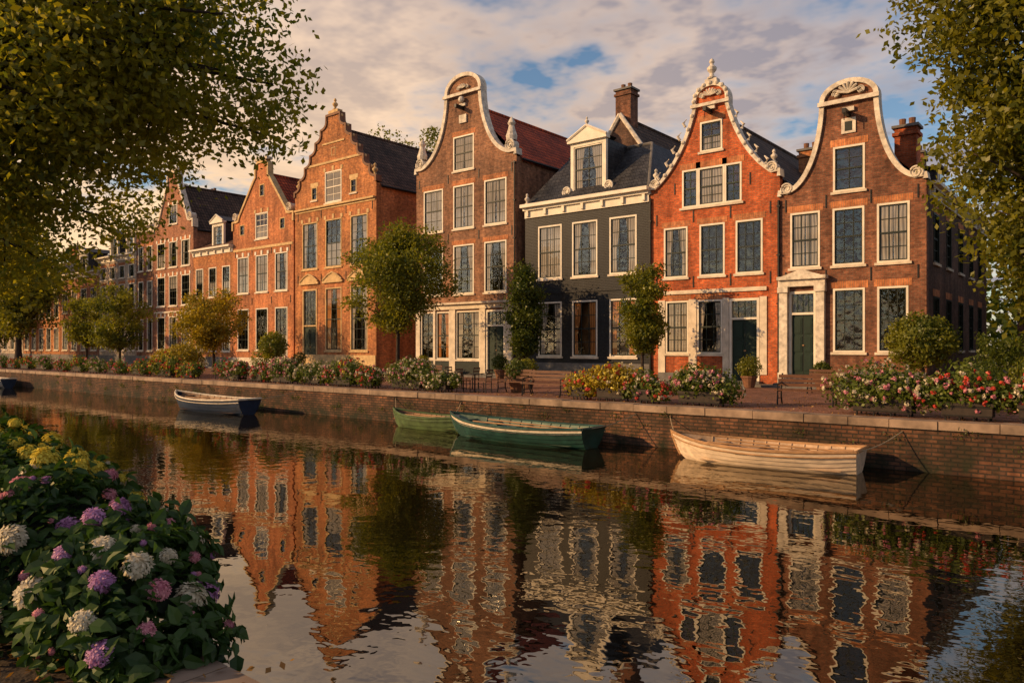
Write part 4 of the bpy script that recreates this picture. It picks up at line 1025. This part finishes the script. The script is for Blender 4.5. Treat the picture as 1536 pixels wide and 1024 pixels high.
# ------------------------------------------------------------ foreground flower bush
def front_bush():
    root = empty('flowering_bush')
    def Hx(x):
        return np.interp(x, [-14, -10, -7, -5.6, -5.1, -4.65, -4.3, -4.0], [1.10, 1.08, .96, .82, .72, .58, .36, .06])
    yc, hw = -31.98, .60
    def surf(u, x):
        h = Hx(x); w = hw * np.interp(x, [-14, -7, -5, -4.5, -4.0], [1.6, 1.2, 1.0, .85, .4])
        lump = 1 + .12 * np.sin(x * 5.1 + u * 3) + .08 * np.sin(x * 11 + 5 * u)
        y = yc + np.sin(u * 1.57) * w * lump; z = h * np.cos(u * 1.50) ** .7 * lump
        nrm = np.stack([np.where(x > -5.1, .55, .1) + 0 * u, np.sin(u * 1.57), np.cos(u * 1.57) + .15], 1)
        return np.stack([x, y, z], 1), unit(nrm)
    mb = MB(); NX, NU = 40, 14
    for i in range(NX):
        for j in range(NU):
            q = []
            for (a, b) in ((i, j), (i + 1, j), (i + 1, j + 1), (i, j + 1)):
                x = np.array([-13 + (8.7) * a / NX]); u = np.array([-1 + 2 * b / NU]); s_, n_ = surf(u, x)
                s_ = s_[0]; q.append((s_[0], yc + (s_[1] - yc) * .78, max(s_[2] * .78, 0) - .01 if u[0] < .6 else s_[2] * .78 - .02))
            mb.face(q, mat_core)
    mb.obj('dark_core_mound', root)  # one solid dark mound filling the bush, shade painted in
    n = 10500
    x = -13 + 9.02 * rng.uniform(0, 1, n) ** .6; u = rng.uniform(-1.15, 1.12, n)
    S, Nn = surf(u, x); S += Nn * rng.uniform(-.16, .08, n)[:, None]; S[:, 2] = np.maximum(S[:, 2], np.where(S[:, 1] > -31.8, -.25, .03))
    nn = unit(Nn + rng.normal(size=(n, 3)) * .5)
    a = rng.normal(size=(n, 3)) + np.array([.1, .3, -.5]); a = unit(a - (a * nn).sum(1, keepdims=True) * nn); b = np.cross(nn, a)
    s = (rng.uniform(.06, .14, n))[:, None]
    base_ = S; tip = S + a * s - nn * s * .22
    l1 = S + a * s * .30 + b * s * .30 + nn * s * .08; l2 = S + a * s * .68 + b * s * .24 + nn * s * .02
    r1 = S + a * s * .30 - b * s * .30 + nn * s * .08; r2 = S + a * s * .68 - b * s * .24 + nn * s * .02
    mid = S + a * s * .5 - nn * s * .05
    Vv = np.stack([base_, l1, l2, tip, r2, r1, mid], 1).reshape(-1, 3)
    me = bpy.data.meshes.new('leaves'); F = []
    for i in range(n):
        o = i * 7; F += [(o, o + 1, o + 6), (o + 1, o + 2, o + 6), (o + 2, o + 3, o + 6), (o + 3, o + 4, o + 6), (o + 4, o + 5, o + 6), (o + 5, o, o + 6)]
    me.from_pydata(Vv.tolist(), [], F); me.materials.append(LF_GARDEN); me.update()
    o = bpy.data.objects.new('leaves', me); scene.collection.objects.link(o); o.parent = root
    V = []; Mi = []; spots = []
    tries = 0
    while len(spots) < 190 and tries < 9000:
        tries += 1
        x = -11 + 6.85 * random.random() ** .5; u = random.uniform(-1.0, .9)
        p, nn = surf(np.array([u]), np.array([x])); p = p[0]; nn = nn[0]
        if p[2] < .08: continue
        r = random.choice([.02, .024, .03, .038, .05, .065, .08]) if tries > 36 else random.choice([.075, .09])
        if all(np.linalg.norm(p - q[0]) > (r + q[1]) * 1.12 for q in spots): spots.append((p, r, nn, x))
    core = MB()
    for p, r, nn, x in spots:
        if x < -5.75: mat = random.choice([3, 3, 3, 2, 0])
        elif r > .07: mat = random.choice([0, 0, 2])
        else: mat = random.choice([0, 1, 1, 2, 2, 2])
        c = p + nn * .03
        m = int(70 + r * 2600); i = np.arange(m); ph = np.arccos(1 - 2 * (i + .5) / m * .86); th = i * 2.39996
        L = np.stack([np.sin(ph) * np.cos(th), np.sin(ph) * np.sin(th), np.cos(ph) * .82], 1)
        ax = np.cross(nn, [.3, .9, .1]); ax /= np.linalg.norm(ax); bx = np.cross(nn, ax)
        Dw = L[:, :1] * ax + L[:, 1:2] * bx + L[:, 2:] * nn
        pr = (c + Dw * r * rng.uniform(.76, 1.08, m)[:, None])
        tan = unit(nn - (Dw * nn).sum(1, keepdims=True) * Dw + rng.normal(size=(m, 3)) * .15)
        pn = unit(Dw + tan * 1.1 + rng.normal(size=(m, 3)) * .25); a_ = unit(tan - (tan * pn).sum(1, keepdims=True) * pn); b_ = np.cross(pn, a_)
        sz = (r * .27 * rng.uniform(.7, 1.25, m))[:, None]
        V.append(np.stack([pr - a_ * sz * .7, pr + b_ * sz * .42, pr + a_ * sz * .85 + Dw * sz * .35, pr - b_ * sz * .42], 1)); Mi.append(np.full(m, mat))
        ball(core, tuple(c), r * .72, [PW, PP, PU, PY][mat], 10)
        core.tube([tuple(c - nn * r), tuple(p - nn * .25)], .008, LF_GARDEN, 5)
    quads_obj('flower_petals', np.concatenate(V), [PW, PP, PU, PY], np.concatenate(Mi), root)
    core.obj('flower_hearts', root)
mat_core = mat_noise('core_painted_shade', (.012, .018, .008), .95, .4, 12)  # core of the bush; its inner shade is put into this colour
front_bush()

# ------------------------------------------------------------ sky
W = bpy.data.worlds.new("World"); scene.world = W; W.use_nodes = True
nt = W.node_tree; nt.nodes.clear()
sunv = Vector((-.62, -.70, .34)).normalized()
el = math.asin(sunv.z); az = math.atan2(sunv.x, sunv.y)
sky = nd(nt, 'ShaderNodeTexSky'); sky.sky_type = 'NISHITA'; sky.sun_disc = False
sky.sun_elevation = el; sky.sun_rotation = az % (2 * math.pi); sky.air_density = 1.2; sky.dust_density = .5; sky.ozone_density = 3.0
bg1 = nd(nt, 'ShaderNodeBackground'); bg1.inputs[1].default_value = .12; lk(nt, sky.outputs[0], bg1.inputs[0])
tc = nd(nt, 'ShaderNodeTexCoord'); sp = nd(nt, 'ShaderNodeSeparateXYZ'); lk(nt, tc.outputs['Generated'], sp.inputs[0])
dz = mth(nt, 'ADD', mth(nt, 'MAXIMUM', sp.outputs[2], 0.0), .12)
cb = nd(nt, 'ShaderNodeCombineXYZ')
lk(nt, mth(nt, 'DIVIDE', sp.outputs[0], dz), cb.inputs[0]); lk(nt, mth(nt, 'DIVIDE', sp.outputs[1], dz), cb.inputs[1])
cv = cb.outputs[0]
n1 = noise(nt, cv, 1.35, 4, .55); n2 = noise(nt, cv, 3.4, 4, .62)
dens = mth(nt, 'ADD', mth(nt, 'MULTIPLY', n1, .58), mth(nt, 'MULTIPLY', n2, .42))
dv = nd(nt, 'ShaderNodeVectorMath'); dv.operation = 'DOT_PRODUCT'; lk(nt, tc.outputs['Generated'], dv.inputs[0]); dv.inputs[1].default_value = (-.93, .33, .12)
glow = mth(nt, 'POWER', mth(nt, 'MAXIMUM', dv.outputs['Value'], 0.0), 4.0)
dens2 = mth(nt, 'ADD', dens, mth(nt, 'MULTIPLY', glow, .08))
cover = ramp(nt, dens2, .45, .56)
shade = ramp(nt, mth(nt, 'ADD', mth(nt, 'MULTIPLY', n2, .65), mth(nt, 'MULTIPLY', n1, .35)), .44, .58)
ccol = mixc(nt, shade, (1.05, .78, .60), (.34, .32, .38))
lowz = mth(nt, 'SUBTRACT', 1.0, mth(nt, 'MULTIPLY', mth(nt, 'MAXIMUM', sp.outputs[2], 0.0), 1.9), True)
gf = mth(nt, 'MULTIPLY', glow, mth(nt, 'ADD', mth(nt, 'MULTIPLY', lowz, 1.0), .05), True)
ccol = mixc(nt, gf, ccol, (1.55, 1.0, .50))
bg2 = nd(nt, 'ShaderNodeBackground'); lk(nt, ccol, bg2.inputs[0]); bg2.inputs[1].default_value = .90
mx = nd(nt, 'ShaderNodeMixShader'); lk(nt, mth(nt, 'MULTIPLY', cover, .92), mx.inputs[0]); lk(nt, bg1.outputs[0], mx.inputs[1]); lk(nt, bg2.outputs[0], mx.inputs[2])
wo = nd(nt, 'ShaderNodeOutputWorld'); lk(nt, mx.outputs[0], wo.inputs[0])

sd = bpy.data.lights.new('sun', 'SUN'); sd.energy = 5.0; sd.angle = math.radians(.6); sd.color = (1.0, .61, .28)
so = bpy.data.objects.new('sun', sd); scene.collection.objects.link(so)
so.rotation_euler = (-sunv).to_track_quat('-Z', 'Y').to_euler()

cam = bpy.data.cameras.new('camera'); co = bpy.data.objects.new('camera', cam); scene.collection.objects.link(co)
cam.sensor_width = 36; cam.lens = 26.48; cam.shift_y = 8 / 1536; cam.clip_start = .05; cam.clip_end = 3000
co.location = (0, -34, 1.78); co.rotation_euler = (math.radians(90), 0, math.atan2(.637, .771))
scene.camera = co
